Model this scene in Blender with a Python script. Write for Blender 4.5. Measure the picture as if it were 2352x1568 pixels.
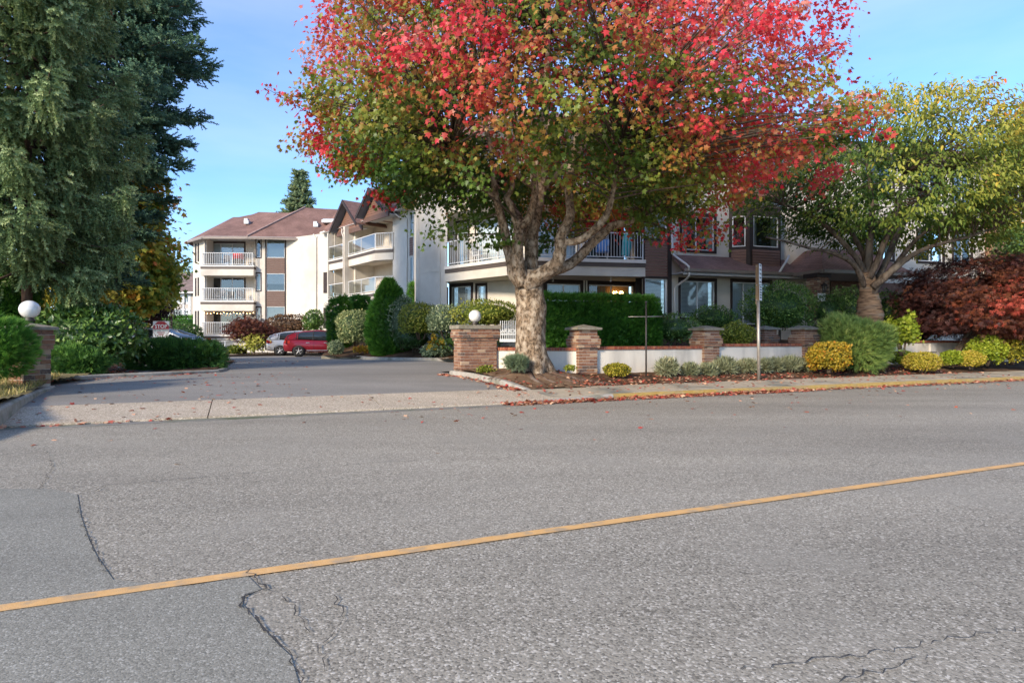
import bpy, math, random
import numpy as np
from mathutils import Vector, Matrix
for o in list(bpy.data.objects): bpy.data.objects.remove(o)
SC = bpy.context.scene
COL = SC.collection
R = math.radians
# ------------------------------------------------------------------ camera
FPX, CX, HY, H = 1400.0, 1176.0, 778.0, 1.25
cam = bpy.data.cameras.new('camera'); co = bpy.data.objects.new('camera', cam); COL.objects.link(co)
co.location = (0, 0, H); co.rotation_euler = (R(90), 0, 0)
cam.sensor_width = 36; cam.lens = 36 * FPX / 2352; cam.shift_y = -6 / 2352
cam.clip_start = .05; cam.clip_end = 3000
SC.camera = co
# ------------------------------------------------------------------ sky, sun, exposure
SUN_AZ, SUN_EL = R(216), R(24)          # compass-like: 0 = +Y, clockwise
W = bpy.data.worlds.new('World'); SC.world = W; W.use_nodes = True
nt = W.node_tree; nt.nodes.clear()
out = nt.nodes.new('ShaderNodeOutputWorld'); bg = nt.nodes.new('ShaderNodeBackground')
sky = nt.nodes.new('ShaderNodeTexSky'); sky.sky_type = 'NISHITA'; sky.sun_disc = False
sky.sun_elevation = SUN_EL; sky.sun_rotation = SUN_AZ
sky.air_density = 1.0; sky.dust_density = .3; sky.ozone_density = 7.0; sky.altitude = 60
bg.inputs['Strength'].default_value = .13
# thin high cloud, drawn over the sky by direction
tc = nt.nodes.new('ShaderNodeTexCoord'); mp = nt.nodes.new('ShaderNodeMapping')
mp.inputs['Scale'].default_value = (1.2, 1.2, 5.5)
ns = nt.nodes.new('ShaderNodeTexNoise'); ns.inputs['Scale'].default_value = 1.6; ns.inputs['Detail'].default_value = 7; ns.inputs['Roughness'].default_value = .52
rp = nt.nodes.new('ShaderNodeValToRGB'); rp.color_ramp.elements[0].position = .30; rp.color_ramp.elements[0].color = (0, 0, 0, 1); rp.color_ramp.elements[1].position = .85; rp.color_ramp.elements[1].color = (.20, .20, .20, 1)
mx = nt.nodes.new('ShaderNodeMix'); mx.data_type = 'RGBA'; mx.inputs['B'].default_value = (5.6, 5.3, 5.6, 1)
nt.links.new(tc.outputs['Generated'], mp.inputs['Vector']); nt.links.new(mp.outputs[0], ns.inputs['Vector'])
nt.links.new(ns.outputs['Fac'], rp.inputs['Fac']); nt.links.new(rp.outputs['Color'], mx.inputs['Factor'])
nt.links.new(sky.outputs[0], mx.inputs['A']); nt.links.new(mx.outputs['Result'], bg.inputs['Color'])
nt.links.new(bg.outputs[0], out.inputs['Surface'])
sl = bpy.data.lights.new('sun', 'SUN'); sl.energy = 2.3; sl.angle = R(9); sl.color = (1, .87, .69)
so = bpy.data.objects.new('sun', sl); COL.objects.link(so)
sdir = Vector((math.sin(SUN_AZ) * math.cos(SUN_EL), math.cos(SUN_AZ) * math.cos(SUN_EL), math.sin(SUN_EL)))
so.rotation_euler = sdir.to_track_quat('Z', 'Y').to_euler(); so.location = (0, -20, 40)
SC.view_settings.view_transform = 'Standard'; SC.view_settings.look = 'None'
SC.view_settings.exposure = 1.36; SC.view_settings.gamma = 1
SC.render.engine = 'CYCLES'
SC.cycles.max_bounces = 6; SC.cycles.transparent_max_bounces = 8

# ------------------------------------------------------------------ picture <-> place
TH = math.atan2(1400, 3199); CT, ST = math.cos(TH), math.sin(TH)
def P(px, py, d): return Vector(((px - CX) / FPX * d, d, H + (HY - py) / FPX * d))
def G(px, py, z):
    d = (H - z) * FPX / (py - HY); return Vector(((px - CX) / FPX * d, d, z))
def UV(u, v, z=0.): return Vector((u * CT - v * ST, u * ST + v * CT, z))
def uv(p): return (p[0] * CT + p[1] * ST, -p[0] * ST + p[1] * CT)
def dv(px, v): return v / (CT - (px - CX) / FPX * ST)             # depth at picture column px on road line v
def Pv(px, v, z=0.):
    d = dv(px, v); return Vector(((px - CX) / FPX * d, d, z))
def lerp(a, b, t): return a + (b - a) * t
def interp(x, xs, ys): return float(np.interp(x, xs, ys))
def drive_z(x, y):
    return interp(uv((x, y))[1], [10.76, 12.27, 15.5, 20, 25, 33, 37, 60], [.015, .15, .28, .31, .34, .22, .13, .1])

# ------------------------------------------------------------------ object helpers
def tag(o, label=None, cat=None, group=None, kind=None):
    if label: o['label'] = label
    if cat: o['category'] = cat
    if group: o['group'] = group
    if kind: o['kind'] = kind
    return o
def empty(name, loc=(0, 0, 0), label=None, cat=None, group=None, rz=0):
    o = bpy.data.objects.new(name, None); COL.objects.link(o); o.location = loc; o.rotation_euler = (0, 0, rz)
    o.empty_display_size = .1
    return tag(o, label, cat, group)
def link(name, me, mat=None, parent=None, smooth=False):
    if mat is not None and not me.materials: me.materials.append(mat)
    o = bpy.data.objects.new(name, me); COL.objects.link(o)
    if parent is not None:
        o.parent = parent
        if parent.name not in LOCAL: o.matrix_parent_inverse = mat_inv(parent)
    if smooth: me.polygons.foreach_set('use_smooth', [True] * len(me.polygons))
    return o
LOCAL = set()                                   # roots whose parts are modelled in the root's own space
def mat_inv(o):
    return (Matrix.Translation(o.location) @ o.rotation_euler.to_matrix().to_4x4()).inverted()
class MB:
    def __init__(s): s.v = []; s.f = []
    def add(s, vs, fs):
        n = len(s.v); s.v += [tuple(q) for q in vs]; s.f += [tuple(i + n for i in f) for f in fs]; return s
    def obox(s, p, a, b, c):
        p, a, b, c = Vector(p), Vector(a), Vector(b), Vector(c)
        vs = [p, p + a, p + a + b, p + b, p + c, p + a + c, p + a + b + c, p + b + c]
        fs = [(3, 2, 1, 0), (4, 5, 6, 7), (0, 1, 5, 4), (1, 2, 6, 5), (2, 3, 7, 6), (3, 0, 4, 7)]
        if a.cross(b).dot(c) < 0: fs = [f[::-1] for f in fs]
        return s.add(vs, fs)
    def box(s, c, sz, rz=0):
        ca, sa = math.cos(rz), math.sin(rz)
        a = Vector((ca, sa, 0)) * sz[0]; b = Vector((-sa, ca, 0)) * sz[1]; e = Vector((0, 0, sz[2]))
        return s.obox(Vector(c) - a / 2 - b / 2 - e / 2, a, b, e)
    def tube(s, pts, rad, n=8, cap=True):
        pts = [Vector(p) for p in pts]
        if not hasattr(rad, '__len__'): rad = [rad] * len(pts)
        base = len(s.v); prev = None
        for i, p in enumerate(pts):
            t = (pts[min(i + 1, len(pts) - 1)] - pts[max(i - 1, 0)])
            t = t.normalized() if t.length > 1e-9 else Vector((0, 0, 1))
            if prev is None:
                x = t.orthogonal().normalized()
            else:
                x = (prev - t * prev.dot(t)); x = x.normalized() if x.length > 1e-6 else t.orthogonal().normalized()
            prev = x; y = t.cross(x)
            for k in range(n):
                a = 2 * math.pi * k / n
                s.v.append(tuple(p + (x * math.cos(a) + y * math.sin(a)) * rad[i]))
        for i in range(len(pts) - 1):
            for k in range(n):
                a = base + i * n + k; b = base + i * n + (k + 1) % n
                s.f.append((a, b, b + n, a + n))
        if cap:
            s.f.append(tuple(base + k for k in range(n))[::-1]); e = base + (len(pts) - 1) * n
            s.f.append(tuple(e + k for k in range(n)))
        return s
    def lathe(s, prof, n=16, c=(0, 0, 0), axis='z'):
        base = len(s.v)
        for (r, z) in prof:
            for k in range(n):
                a = 2 * math.pi * k / n
                q = (r * math.cos(a), r * math.sin(a), z)
                if axis == 'y': q = (q[0], q[2], q[1])
                if axis == 'x': q = (q[2], q[0], q[1])
                s.v.append((q[0] + c[0], q[1] + c[1], q[2] + c[2]))
        for i in range(len(prof) - 1):
            for k in range(n):
                a = base + i * n + k; b = base + i * n + (k + 1) % n
                s.f.append((a, b, b + n, a + n))
        return s
    def prism(s, poly, ext):
        poly = [Vector(p) for p in poly]; ext = Vector(ext); n = len(poly)
        s.add(poly + [p + ext for p in poly],
              [tuple(range(n))[::-1], tuple(range(n, 2 * n))] + [(i, (i + 1) % n, n + (i + 1) % n, n + i) for i in range(n)])
        return s
    def mesh(s, name):
        me = bpy.data.meshes.new(name); me.from_pydata(s.v, [], s.f); me.update(); return me
    def build(s, name, mat, parent=None, smooth=False, **kw):
        o = link(name, s.mesh(name), mat, parent, smooth)
        if kw: tag(o, **kw)
        return o
def ico(r, c=(0, 0, 0), n=16, m=10):
    mb = MB(); mb.lathe([(max(1e-4, r * math.sin(math.pi * i / m)), -r * math.cos(math.pi * i / m)) for i in range(m + 1)], n, c); return mb
class Face:
    """a vertical wall plane; s runs left to right as seen from the front, o outwards"""
    def __init__(s, a, b):
        s.a = Vector((a[0], a[1], 0)); b = Vector((b[0], b[1], 0)); s.L = (b - s.a).length
        s.t = (b - s.a).normalized(); s.n = Vector((s.t.y, -s.t.x, 0))
    def pt(s, q, o, z): return s.a + s.t * q + s.n * o + Vector((0, 0, z))
    def sx(s, px, o=0):
        k = (px - CX) / FPX; a = s.a + s.n * o
        return (k * a.y - a.x) / (s.t.x - k * s.t.y)
    def zy(s, px, py, o=0):
        p = s.pt(s.sx(px, o), o, 0); return H + (HY - py) / FPX * p.y
    def box(s, mb, s0, s1, o0, o1, z0, z1):
        mb.obox(s.pt(s0, o0, z0), s.t * (s1 - s0), s.n * (o1 - o0), Vector((0, 0, z1 - z0)))
    def shift(s, o):
        a = s.a + s.n * o; return Face(a, a + s.t * s.L)
def text_mesh(txt, size, bold=0.0, extrude=.002):
    cu = bpy.data.curves.new('lettering', 'FONT'); cu.body = txt; cu.size = size; cu.align_x = 'CENTER'; cu.align_y = 'CENTER'
    cu.extrude = extrude; cu.offset = bold; cu.resolution_u = 3
    ob = bpy.data.objects.new('lettering', cu); COL.objects.link(ob)
    dg = bpy.context.evaluated_depsgraph_get()
    me = bpy.data.meshes.new_from_object(ob.evaluated_get(dg)); bpy.data.objects.remove(ob); return me

# ------------------------------------------------------------------ materials
def new_mat(name):
    m = bpy.data.materials.new(name); m.use_nodes = True; n = m.node_tree
    return m, n, n.nodes['Principled BSDF']
def N(n, t, **kw):
    q = n.nodes.new(t)
    for k, v in kw.items():
        if k in q.inputs: q.inputs[k].default_value = v
        else: setattr(q, k, v)
    return q
def ramp(n, cols):
    r = n.nodes.new('ShaderNodeValToRGB'); e = r.color_ramp.elements
    while len(e) < len(cols): e.new(.5)
    for q, (p, c) in zip(e, cols): q.position = p; q.color = (*c, 1)
    return r
def pmat(name, c1, c2, scale=4, rough=.75, bump=0., bscale=None, spec=.3, metal=0., detail=6, stretch=(1, 1, 1), c3=None, s3=.6, coat=0, lo=.3, hi=.7):
    m, n, b = new_mat(name)
    tcn = n.nodes.new('ShaderNodeTexCoord'); mpn = N(n, 'ShaderNodeMapping', Scale=stretch)
    n.links.new(tcn.outputs['Object'], mpn.inputs['Vector'])
    no = N(n, 'ShaderNodeTexNoise', Scale=scale, Detail=detail, Roughness=.6); n.links.new(mpn.outputs[0], no.inputs['Vector'])
    rr = ramp(n, [(lo, c1), (hi, c2)]); n.links.new(no.outputs['Fac'], rr.inputs['Fac'])
    col = rr.outputs['Color']
    if c3:
        n3 = N(n, 'ShaderNodeTexNoise', Scale=s3, Detail=4); n.links.new(mpn.outputs[0], n3.inputs['Vector'])
        r3 = ramp(n, [(.48, (0, 0, 0)), (.68, (1, 1, 1))]); n.links.new(n3.outputs['Fac'], r3.inputs['Fac'])
        mxx = n.nodes.new('ShaderNodeMix'); mxx.data_type = 'RGBA'; mxx.inputs['B'].default_value = (*c3, 1)
        n.links.new(r3.outputs['Color'], mxx.inputs['Factor']); n.links.new(col, mxx.inputs['A']); col = mxx.outputs['Result']
    n.links.new(col, b.inputs['Base Color'])
    b.inputs['Roughness'].default_value = rough; b.inputs['Specular IOR Level'].default_value = spec; b.inputs['Metallic'].default_value = metal
    b.inputs['Coat Weight'].default_value = coat
    if bump:
        nb = N(n, 'ShaderNodeTexNoise', Scale=bscale or scale * 6, Detail=4); n.links.new(mpn.outputs[0], nb.inputs['Vector'])
        bp = N(n, 'ShaderNodeBump', Strength=bump, Distance=.02); n.links.new(nb.outputs['Fac'], bp.inputs['Height']); n.links.new(bp.outputs[0], b.inputs['Normal'])
    return m
def leaf_mat(name, cols, rough=.5, trans=.3, spec=.25):
    m, n, b = new_mat(name)
    at = n.nodes.new('ShaderNodeAttribute'); at.attribute_name = 'tint'
    rr = ramp(n, cols); n.links.new(at.outputs['Fac'], rr.inputs['Fac'])
    n.links.new(rr.outputs['Color'], b.inputs['Base Color']); b.inputs['Roughness'].default_value = rough; b.inputs['Specular IOR Level'].default_value = spec
    tr = n.nodes.new('ShaderNodeBsdfTranslucent'); n.links.new(rr.outputs['Color'], tr.inputs['Color'])
    ms = N(n, 'ShaderNodeMixShader', Fac=trans)
    n.links.new(b.outputs[0], ms.inputs[1]); n.links.new(tr.outputs[0], ms.inputs[2])
    n.links.new(ms.outputs[0], n.nodes['Material Output'].inputs['Surface'])
    return m
def agg_mat(name, base, dark, light, scale, contrast=.5, patch=None, ps=.35, rough=.85, bump=.35, spec=.25):
    """asphalt / exposed aggregate: stones of random grey, plus slow mottling"""
    m, n, b = new_mat(name)
    tcn = n.nodes.new('ShaderNodeTexCoord')
    vo = N(n, 'ShaderNodeTexVoronoi', Scale=scale); n.links.new(tcn.outputs['Object'], vo.inputs['Vector'])
    sp = n.nodes.new('ShaderNodeSeparateColor'); n.links.new(vo.outputs['Color'], sp.inputs[0])
    rr = ramp(n, [(0., dark), (.45, base), (.8, base), (1., light)]); n.links.new(sp.outputs[0], rr.inputs['Fac'])
    mpr = N(n, 'ShaderNodeMapping', Rotation=(0, 0, -TH), Scale=(.35, 1.6, 1)); n.links.new(tcn.outputs['Object'], mpr.inputs['Vector'])
    no = N(n, 'ShaderNodeTexNoise', Scale=ps, Detail=8, Roughness=.62); n.links.new(mpr.outputs[0], no.inputs['Vector'])
    mm = N(n, 'ShaderNodeMapRange'); mm.inputs['From Min'].default_value = .3; mm.inputs['From Max'].default_value = .7
    mm.inputs['To Min'].default_value = .78; mm.inputs['To Max'].default_value = 1.18; n.links.new(no.outputs['Fac'], mm.inputs['Value'])
    mu = n.nodes.new('ShaderNodeVectorMath'); mu.operation = 'SCALE'; n.links.new(rr.outputs['Color'], mu.inputs[0]); n.links.new(mm.outputs[0], mu.inputs['Scale'])
    col = mu.outputs[0]
    if patch:
        n2 = N(n, 'ShaderNodeTexNoise', Scale=.9, Detail=5); n.links.new(tcn.outputs['Object'], n2.inputs['Vector'])
        r2 = ramp(n, [(.5, (0, 0, 0)), (.72, (.55, .55, .55))]); n.links.new(n2.outputs['Fac'], r2.inputs['Fac'])
        mxx = n.nodes.new('ShaderNodeMix'); mxx.data_type = 'RGBA'; mxx.inputs['B'].default_value = (*patch, 1)
        n.links.new(r2.outputs['Color'], mxx.inputs['Factor']); n.links.new(col, mxx.inputs['A']); col = mxx.outputs['Result']
    n.links.new(col, b.inputs['Base Color']); b.inputs['Roughness'].default_value = rough; b.inputs['Specular IOR Level'].default_value = spec
    bp = N(n, 'ShaderNodeBump', Strength=bump, Distance=.004); n.links.new(vo.outputs['Distance'], bp.inputs['Height']); bp.invert = True
    n.links.new(bp.outputs[0], b.inputs['Normal'])
    return m
def brick_mat(name, cols, rough=.85):
    m, n, b = new_mat(name)
    oi = n.nodes.new('ShaderNodeObjectInfo'); rr = ramp(n, cols); rr.color_ramp.interpolation = 'CONSTANT'
    n.links.new(oi.outputs['Random'], rr.inputs['Fac'])
    tcn = n.nodes.new('ShaderNodeTexCoord'); ad = n.nodes.new('ShaderNodeVectorMath'); ad.operation = 'ADD'
    n.links.new(tcn.outputs['Object'], ad.inputs[0]); n.links.new(oi.outputs['Location'], ad.inputs[1])
    no = N(n, 'ShaderNodeTexNoise', Scale=14, Detail=5, Roughness=.7); n.links.new(ad.outputs[0], no.inputs['Vector'])
    r2 = ramp(n, [(.5, (0, 0, 0)), (.66, (1, 1, 1))]); n.links.new(no.outputs['Fac'], r2.inputs['Fac'])
    mxx = n.nodes.new('ShaderNodeMix'); mxx.data_type = 'RGBA'; mxx.inputs['B'].default_value = (.40, .27, .17, 1)
    sc = n.nodes.new('ShaderNodeMath'); sc.operation = 'MULTIPLY'; sc.inputs[1].default_value = .55; n.links.new(r2.outputs['Color'], sc.inputs[0])
    n.links.new(sc.outputs[0], mxx.inputs['Factor']); n.links.new(rr.outputs['Color'], mxx.inputs['A'])
    n.links.new(mxx.outputs['Result'], b.inputs['Base Color']); b.inputs['Roughness'].default_value = rough; b.inputs['Specular IOR Level'].default_value = .2
    bp = N(n, 'ShaderNodeBump', Strength=.5, Distance=.006); n.links.new(no.outputs['Fac'], bp.inputs['Height']); n.links.new(bp.outputs[0], b.inputs['Normal'])
    return m
def glass_mat(name, tint=(.55, .6, .6), refl=.1):
    m, n, b = new_mat(name); n.nodes.remove(b)
    t = N(n, 'ShaderNodeBsdfTransparent', Color=(*tint, 1)); g = N(n, 'ShaderNodeBsdfGlossy', Roughness=.04, Color=(.9, .95, 1, 1))
    lw = N(n, 'ShaderNodeFresnel', IOR=1.5); ad = n.nodes.new('ShaderNodeMath'); ad.operation = 'ADD'; ad.inputs[1].default_value = refl; ad.use_clamp = True
    n.links.new(lw.outputs[0], ad.inputs[0]); ms = n.nodes.new('ShaderNodeMixShader'); n.links.new(ad.outputs[0], ms.inputs[0])
    n.links.new(t.outputs[0], ms.inputs[1]); n.links.new(g.outputs[0], ms.inputs[2]); n.links.new(ms.outputs[0], n.nodes['Material Output'].inputs['Surface'])
    return m
def emit_mat(name, c, s):
    m, n, b = new_mat(name); b.inputs['Base Color'].default_value = (*c, 1); b.inputs['Emission Color'].default_value = (*c, 1); b.inputs['Emission Strength'].default_value = s; return m
def shingle_mat(name, a, b_, c):
    m, n, b = new_mat(name)
    tcn = n.nodes.new('ShaderNodeTexCoord'); sp = n.nodes.new('ShaderNodeSeparateXYZ'); n.links.new(tcn.outputs['Object'], sp.inputs[0])
    ma = n.nodes.new('ShaderNodeMath'); ma.operation = 'MULTIPLY_ADD'; ma.inputs[1].default_value = .55
    n.links.new(sp.outputs['Y'], ma.inputs[0]); n.links.new(sp.outputs['X'], ma.inputs[2])
    cb = n.nodes.new('ShaderNodeCombineXYZ'); n.links.new(ma.outputs[0], cb.inputs[0]); n.links.new(sp.outputs['Z'], cb.inputs[1])
    mpn = N(n, 'ShaderNodeMapping', Scale=(1.6, 5.2, 1)); n.links.new(cb.outputs[0], mpn.inputs['Vector'])
    bt = n.nodes.new('ShaderNodeTexBrick'); n.links.new(mpn.outputs[0], bt.inputs['Vector'])
    bt.inputs['Scale'].default_value = 1.6; bt.inputs['Mortar Size'].default_value = .03; bt.inputs['Color1'].default_value = (*a, 1); bt.inputs['Color2'].default_value = (*b_, 1); bt.inputs['Mortar'].default_value = (*c, 1)
    no = N(n, 'ShaderNodeTexNoise', Scale=.9, Detail=8, Roughness=.7); n.links.new(tcn.outputs['Object'], no.inputs['Vector'])
    mm = N(n, 'ShaderNodeMapRange'); mm.inputs['From Min'].default_value = .25; mm.inputs['From Max'].default_value = .75; mm.inputs['To Min'].default_value = .62; mm.inputs['To Max'].default_value = 1.3
    n.links.new(no.outputs['Fac'], mm.inputs['Value'])
    mu = n.nodes.new('ShaderNodeVectorMath'); mu.operation = 'SCALE'; n.links.new(bt.outputs['Color'], mu.inputs[0]); n.links.new(mm.outputs[0], mu.inputs['Scale'])
    n.links.new(mu.outputs[0], b.inputs['Base Color']); b.inputs['Roughness'].default_value = .92; b.inputs['Specular IOR Level'].default_value = .1
    bp = N(n, 'ShaderNodeBump', Strength=.4, Distance=.02); n.links.new(bt.outputs['Fac'], bp.inputs['Height']); bp.invert = True; n.links.new(bp.outputs[0], b.inputs['Normal'])
    return m
M = {}
M['asphalt'] = agg_mat('worn_asphalt', (.335, .292, .222), (.15, .13, .098), (.60, .535, .43), 95, patch=(.315, .28, .22))
M['asphalt_patch'] = agg_mat('patch_asphalt', (.285, .262, .207), (.18, .165, .13), (.44, .41, .34), 130, bump=.25)
M['asphalt_drive'] = agg_mat('driveway_asphalt', (.275, .252, .218), (.185, .17, .148), (.39, .36, .32), 120, bump=.2, patch=(.23, .213, .187))
M['aggregate'] = agg_mat('exposed_aggregate_concrete', (.49, .40, .29), (.27, .215, .155), (.74, .63, .49), 70, bump=.3)
M['concrete'] = pmat('concrete', (.39, .32, .225), (.50, .42, .305), 6, .88, .25, 60, .2, c3=(.22, .21, .17), s3=1.1)
M['gutter'] = pmat('gutter_concrete', (.21, .195, .165), (.30, .27, .225), 5, .9, .3, 60, .2, c3=(.13, .145, .075), s3=1.5)
M['kerb'] = pmat('kerb_concrete', (.30, .27, .225), (.43, .39, .33), 7, .88, .3, 50, .2, c3=(.20, .19, .14), s3=2)
M['kerb_yellow'] = pmat('kerb_yellow_paint', (.34, .215, .05), (.46, .31, .10), 9, .7, .25, 50, .3, c3=(.30, .235, .13), s3=2.2)
M['line'] = pmat('road_paint', (.70, .39, .14), (.79, .46, .18), 14, .6, .15, 160, .3, c3=(.47, .33, .19), s3=8)
M['crack'] = pmat('crack', (.045, .041, .037), (.08, .073, .066), 20, .95)
M['soil'] = pmat('bark_soil', (.045, .026, .016), (.13, .075, .045), 9, .95, .7, 45, .1, c3=(.17, .105, .06), s3=1.7)
M['root_soil'] = pmat('bare_soil', (.12, .072, .042), (.235, .15, .09), 7, .95, .6, 40, .1, c3=(.09, .055, .035), s3=2)
M['lawn_soil'] = pmat('lawn_thatch', (.14, .115, .05), (.25, .2, .1), 8, .95, .6, 60, .1)
M['stucco'] = pmat('stucco', (.585, .53, .45), (.655, .60, .515), 2.5, .9, .35, 55, .15, c3=(.52, .465, .39), s3=.45)
M['stucco_white'] = pmat('white_stucco', (.66, .59, .49), (.76, .685, .575), 2.5, .9, .35, 45, .15, stretch=(1, 1, .2), c3=(.50, .45, .38), s3=1.6)
M['soffit'] = pmat('soffit', (.42, .41, .40), (.5, .49, .48), 3, .8)
M['trim'] = pmat('brown_trim', (.030, .020, .017), (.048, .032, .026), 6, .6, spec=.3)
M['siding'] = pmat('brown_siding', (.165, .085, .058), (.225, .12, .082), 5, .6, .12, 60, .35, stretch=(1, 1, 4))
M['siding_dark'] = pmat('dark_siding', (.105, .057, .042), (.15, .085, .062), 5, .6, .12, 60, .35, stretch=(1, 1, 4))
M['fascia'] = pmat('brown_fascia', (.075, .055, .045), (.10, .075, .06), 4, .55, spec=.4)
M['gutter_metal'] = pmat('gutter_metal', (.20, .155, .125), (.26, .205, .165), 4, .45, spec=.45)
M['white'] = pmat('white_metal', (.56, .56, .55), (.64, .64, .63), 4, .45, spec=.45)
M['cream'] = pmat('cream_metal', (.66, .61, .54), (.72, .67, .60), 4, .5, spec=.4)
M['frame'] = pmat('white_vinyl', (.68, .68, .66), (.76, .76, .74), 5, .4)
M['shingle'] = shingle_mat('brown_shingle', (.31, .18, .145), (.245, .14, .115), (.14, .085, .07))
M['shingle_far'] = shingle_mat('far_shingle', (.30, .215, .185), (.25, .18, .155), (.17, .12, .10))
M['glass'] = glass_mat('window_glass', (.86, .89, .88), .06)
M['glass_rail'] = glass_mat('railing_glass', (.72, .78, .78), .16)
M['room'] = pmat('dark_room', (.035, .032, .03), (.07, .062, .055), 1.5, .9)
M['room_warm'] = pmat('warm_room', (.22, .13, .065), (.32, .19, .09), 1.5, .9)
M['curtain'] = pmat('curtain', (.46, .49, .49), (.58, .61, .60), 3, .9, stretch=(6, 6, .4))
M['curtain_green'] = pmat('roller_blind', (.34, .38, .34), (.40, .43, .39), 2, .8)
M['curtain_beige'] = pmat('beige_curtain', (.30, .255, .20), (.40, .34, .27), 3, .9, stretch=(8, 8, .4))
M['blind'] = pmat('blind', (.56, .58, .57), (.64, .66, .65), 3, .6)
M['brick'] = brick_mat('mixed_brick', [(0, (.22, .10, .06)), (.2, (.28, .15, .095)), (.38, (.185, .09, .06)), (.55, (.255, .125, .07)), (.68, (.33, .20, .125)), (.8, (.125, .085, .068)), (.9, (.42, .29, .19))])
M['brick_red'] = brick_mat('red_cap_brick', [(0, (.30, .085, .045)), (.3, (.25, .065, .04)), (.6, (.36, .115, .06)), (.85, (.22, .07, .05))])
M['mortar'] = pmat('mortar', (.42, .36, .29), (.52, .45, .37), 12, .95, .3, 80)
M['cap'] = pmat('pillar_cap_concrete', (.22, .19, .145), (.34, .295, .23), 14, .92, .5, 70, .15, c3=(.17, .165, .10), s3=4)
M['globe'] = pmat('globe_glass', (.72, .69, .63), (.80, .77, .71), 3, .12, spec=.6, coat=.4)
M['dark_metal'] = pmat('dark_metal', (.035, .027, .022), (.055, .042, .034), 10, .5, spec=.5)
M['galv'] = pmat('galvanised_steel', (.33, .29, .24), (.45, .40, .34), 12, .45, spec=.5, metal=.5)
M['wood_post'] = pmat('weathered_wood', (.30, .195, .11), (.40, .275, .165), 10, .85, .3, 60, .2, stretch=(3, 3, .4))
M['sign_white'] = pmat('sign_white', (.72, .72, .70), (.78, .78, .76), 4, .5)
M['sign_red'] = pmat('sign_red', (.34, .012, .025), (.38, .016, .03), 4, .45)
M['sign_green'] = pmat('print_green', (.03, .09, .075), (.04, .11, .09), 4, .6)
M['teal'] = pmat('teal_fabric', (.05, .35, .38), (.07, .42, .44), 5, .8)
M['blue_plastic'] = pmat('blue_plastic', (.03, .13, .38), (.04, .16, .42), 5, .5)
M['grey_fabric'] = pmat('grey_fabric', (.10, .11, .13), (.15, .16, .18), 5, .85)
M['red_plastic'] = pmat('red_plastic', (.42, .02, .03), (.5, .03, .04), 5, .4)
M['bulb'] = emit_mat('warm_bulb', (1, .5, .18), 9)
M['bulb_yellow'] = emit_mat('candle_bulb', (1, .62, .25), 14)
M['brass'] = pmat('brass', (.35, .18, .05), (.42, .23, .07), 6, .35, metal=.8)
# ================================================================== ground, road, kerbs
def gridmesh(name, c4, nu, nv, zf, mat, parent=None, jit=0., kind='structure', smooth=True):
    """sheet spanned between four corners (x, y), heights from zf"""
    rng = random.Random(hash(name) % 9999)
    a, b, c, d = [Vector((p[0], p[1], 0)) for p in c4]; vs = []; fs = []
    for j in range(nv + 1):
        for i in range(nu + 1):
            s, t = i / nu, j / nv
            p = lerp(lerp(a, b, s), lerp(d, c, s), t); vs.append((p.x, p.y, zf(p.x, p.y) + rng.uniform(-jit, jit)))
    for j in range(nv):
        for i in range(nu):
            q = j * (nu + 1) + i; fs.append((q, q + 1, q + nu + 2, q + nu + 1))
    mb = MB(); mb.add(vs, fs); o = mb.build(name, mat, parent, smooth)
    if kind: o['kind'] = kind
    return o
V0, V1 = 10.76, 12.27
gmb = MB(); gmb.add([(-900, -600, -.15), (900, -600, -.15), (900, 1500, -.15), (-900, 1500, -.15)], [(0, 1, 2, 3)])
gmb.build('ground', pmat('far_ground', (.06, .07, .03), (.11, .12, .055), .2, .95), kind='structure')
def strip(name, u0, u1, v0, v1, z0, z1, mat, parent=None, n=1, kind='structure'):
    return gridmesh(name, [UV(u0, v0), UV(u1, v0), UV(u1, v1), UV(u0, v1)], n, 1, lambda x, y: lerp(z0, z1, (uv((x, y))[1] - v0) / (v1 - v0)), mat, parent, kind=kind)
road = strip('road', -130, 160, -9.5, V0 - .36, 0, 0, M['asphalt'])
gut = strip('gutter', -130, 160, V0 - .36, V0 + .02, 0.002, -.008, M['gutter'], kind='structure')
# centre line
rl = random.Random(3); vl = 3.53; mb = MB(); n = 160
us = np.linspace(-18, 60, n)
lo = [UV(u, vl - .044 + rl.uniform(-.003, .003), .008) for u in us]; hi = [UV(u, vl + .044 + rl.uniform(-.003, .003), .008) for u in us]
mb.add(lo + hi, [(i, i + 1, n + i + 1, n + i) for i in range(n - 1)]); mb.build('centre_line', M['line'], road, kind='structure')
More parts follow.
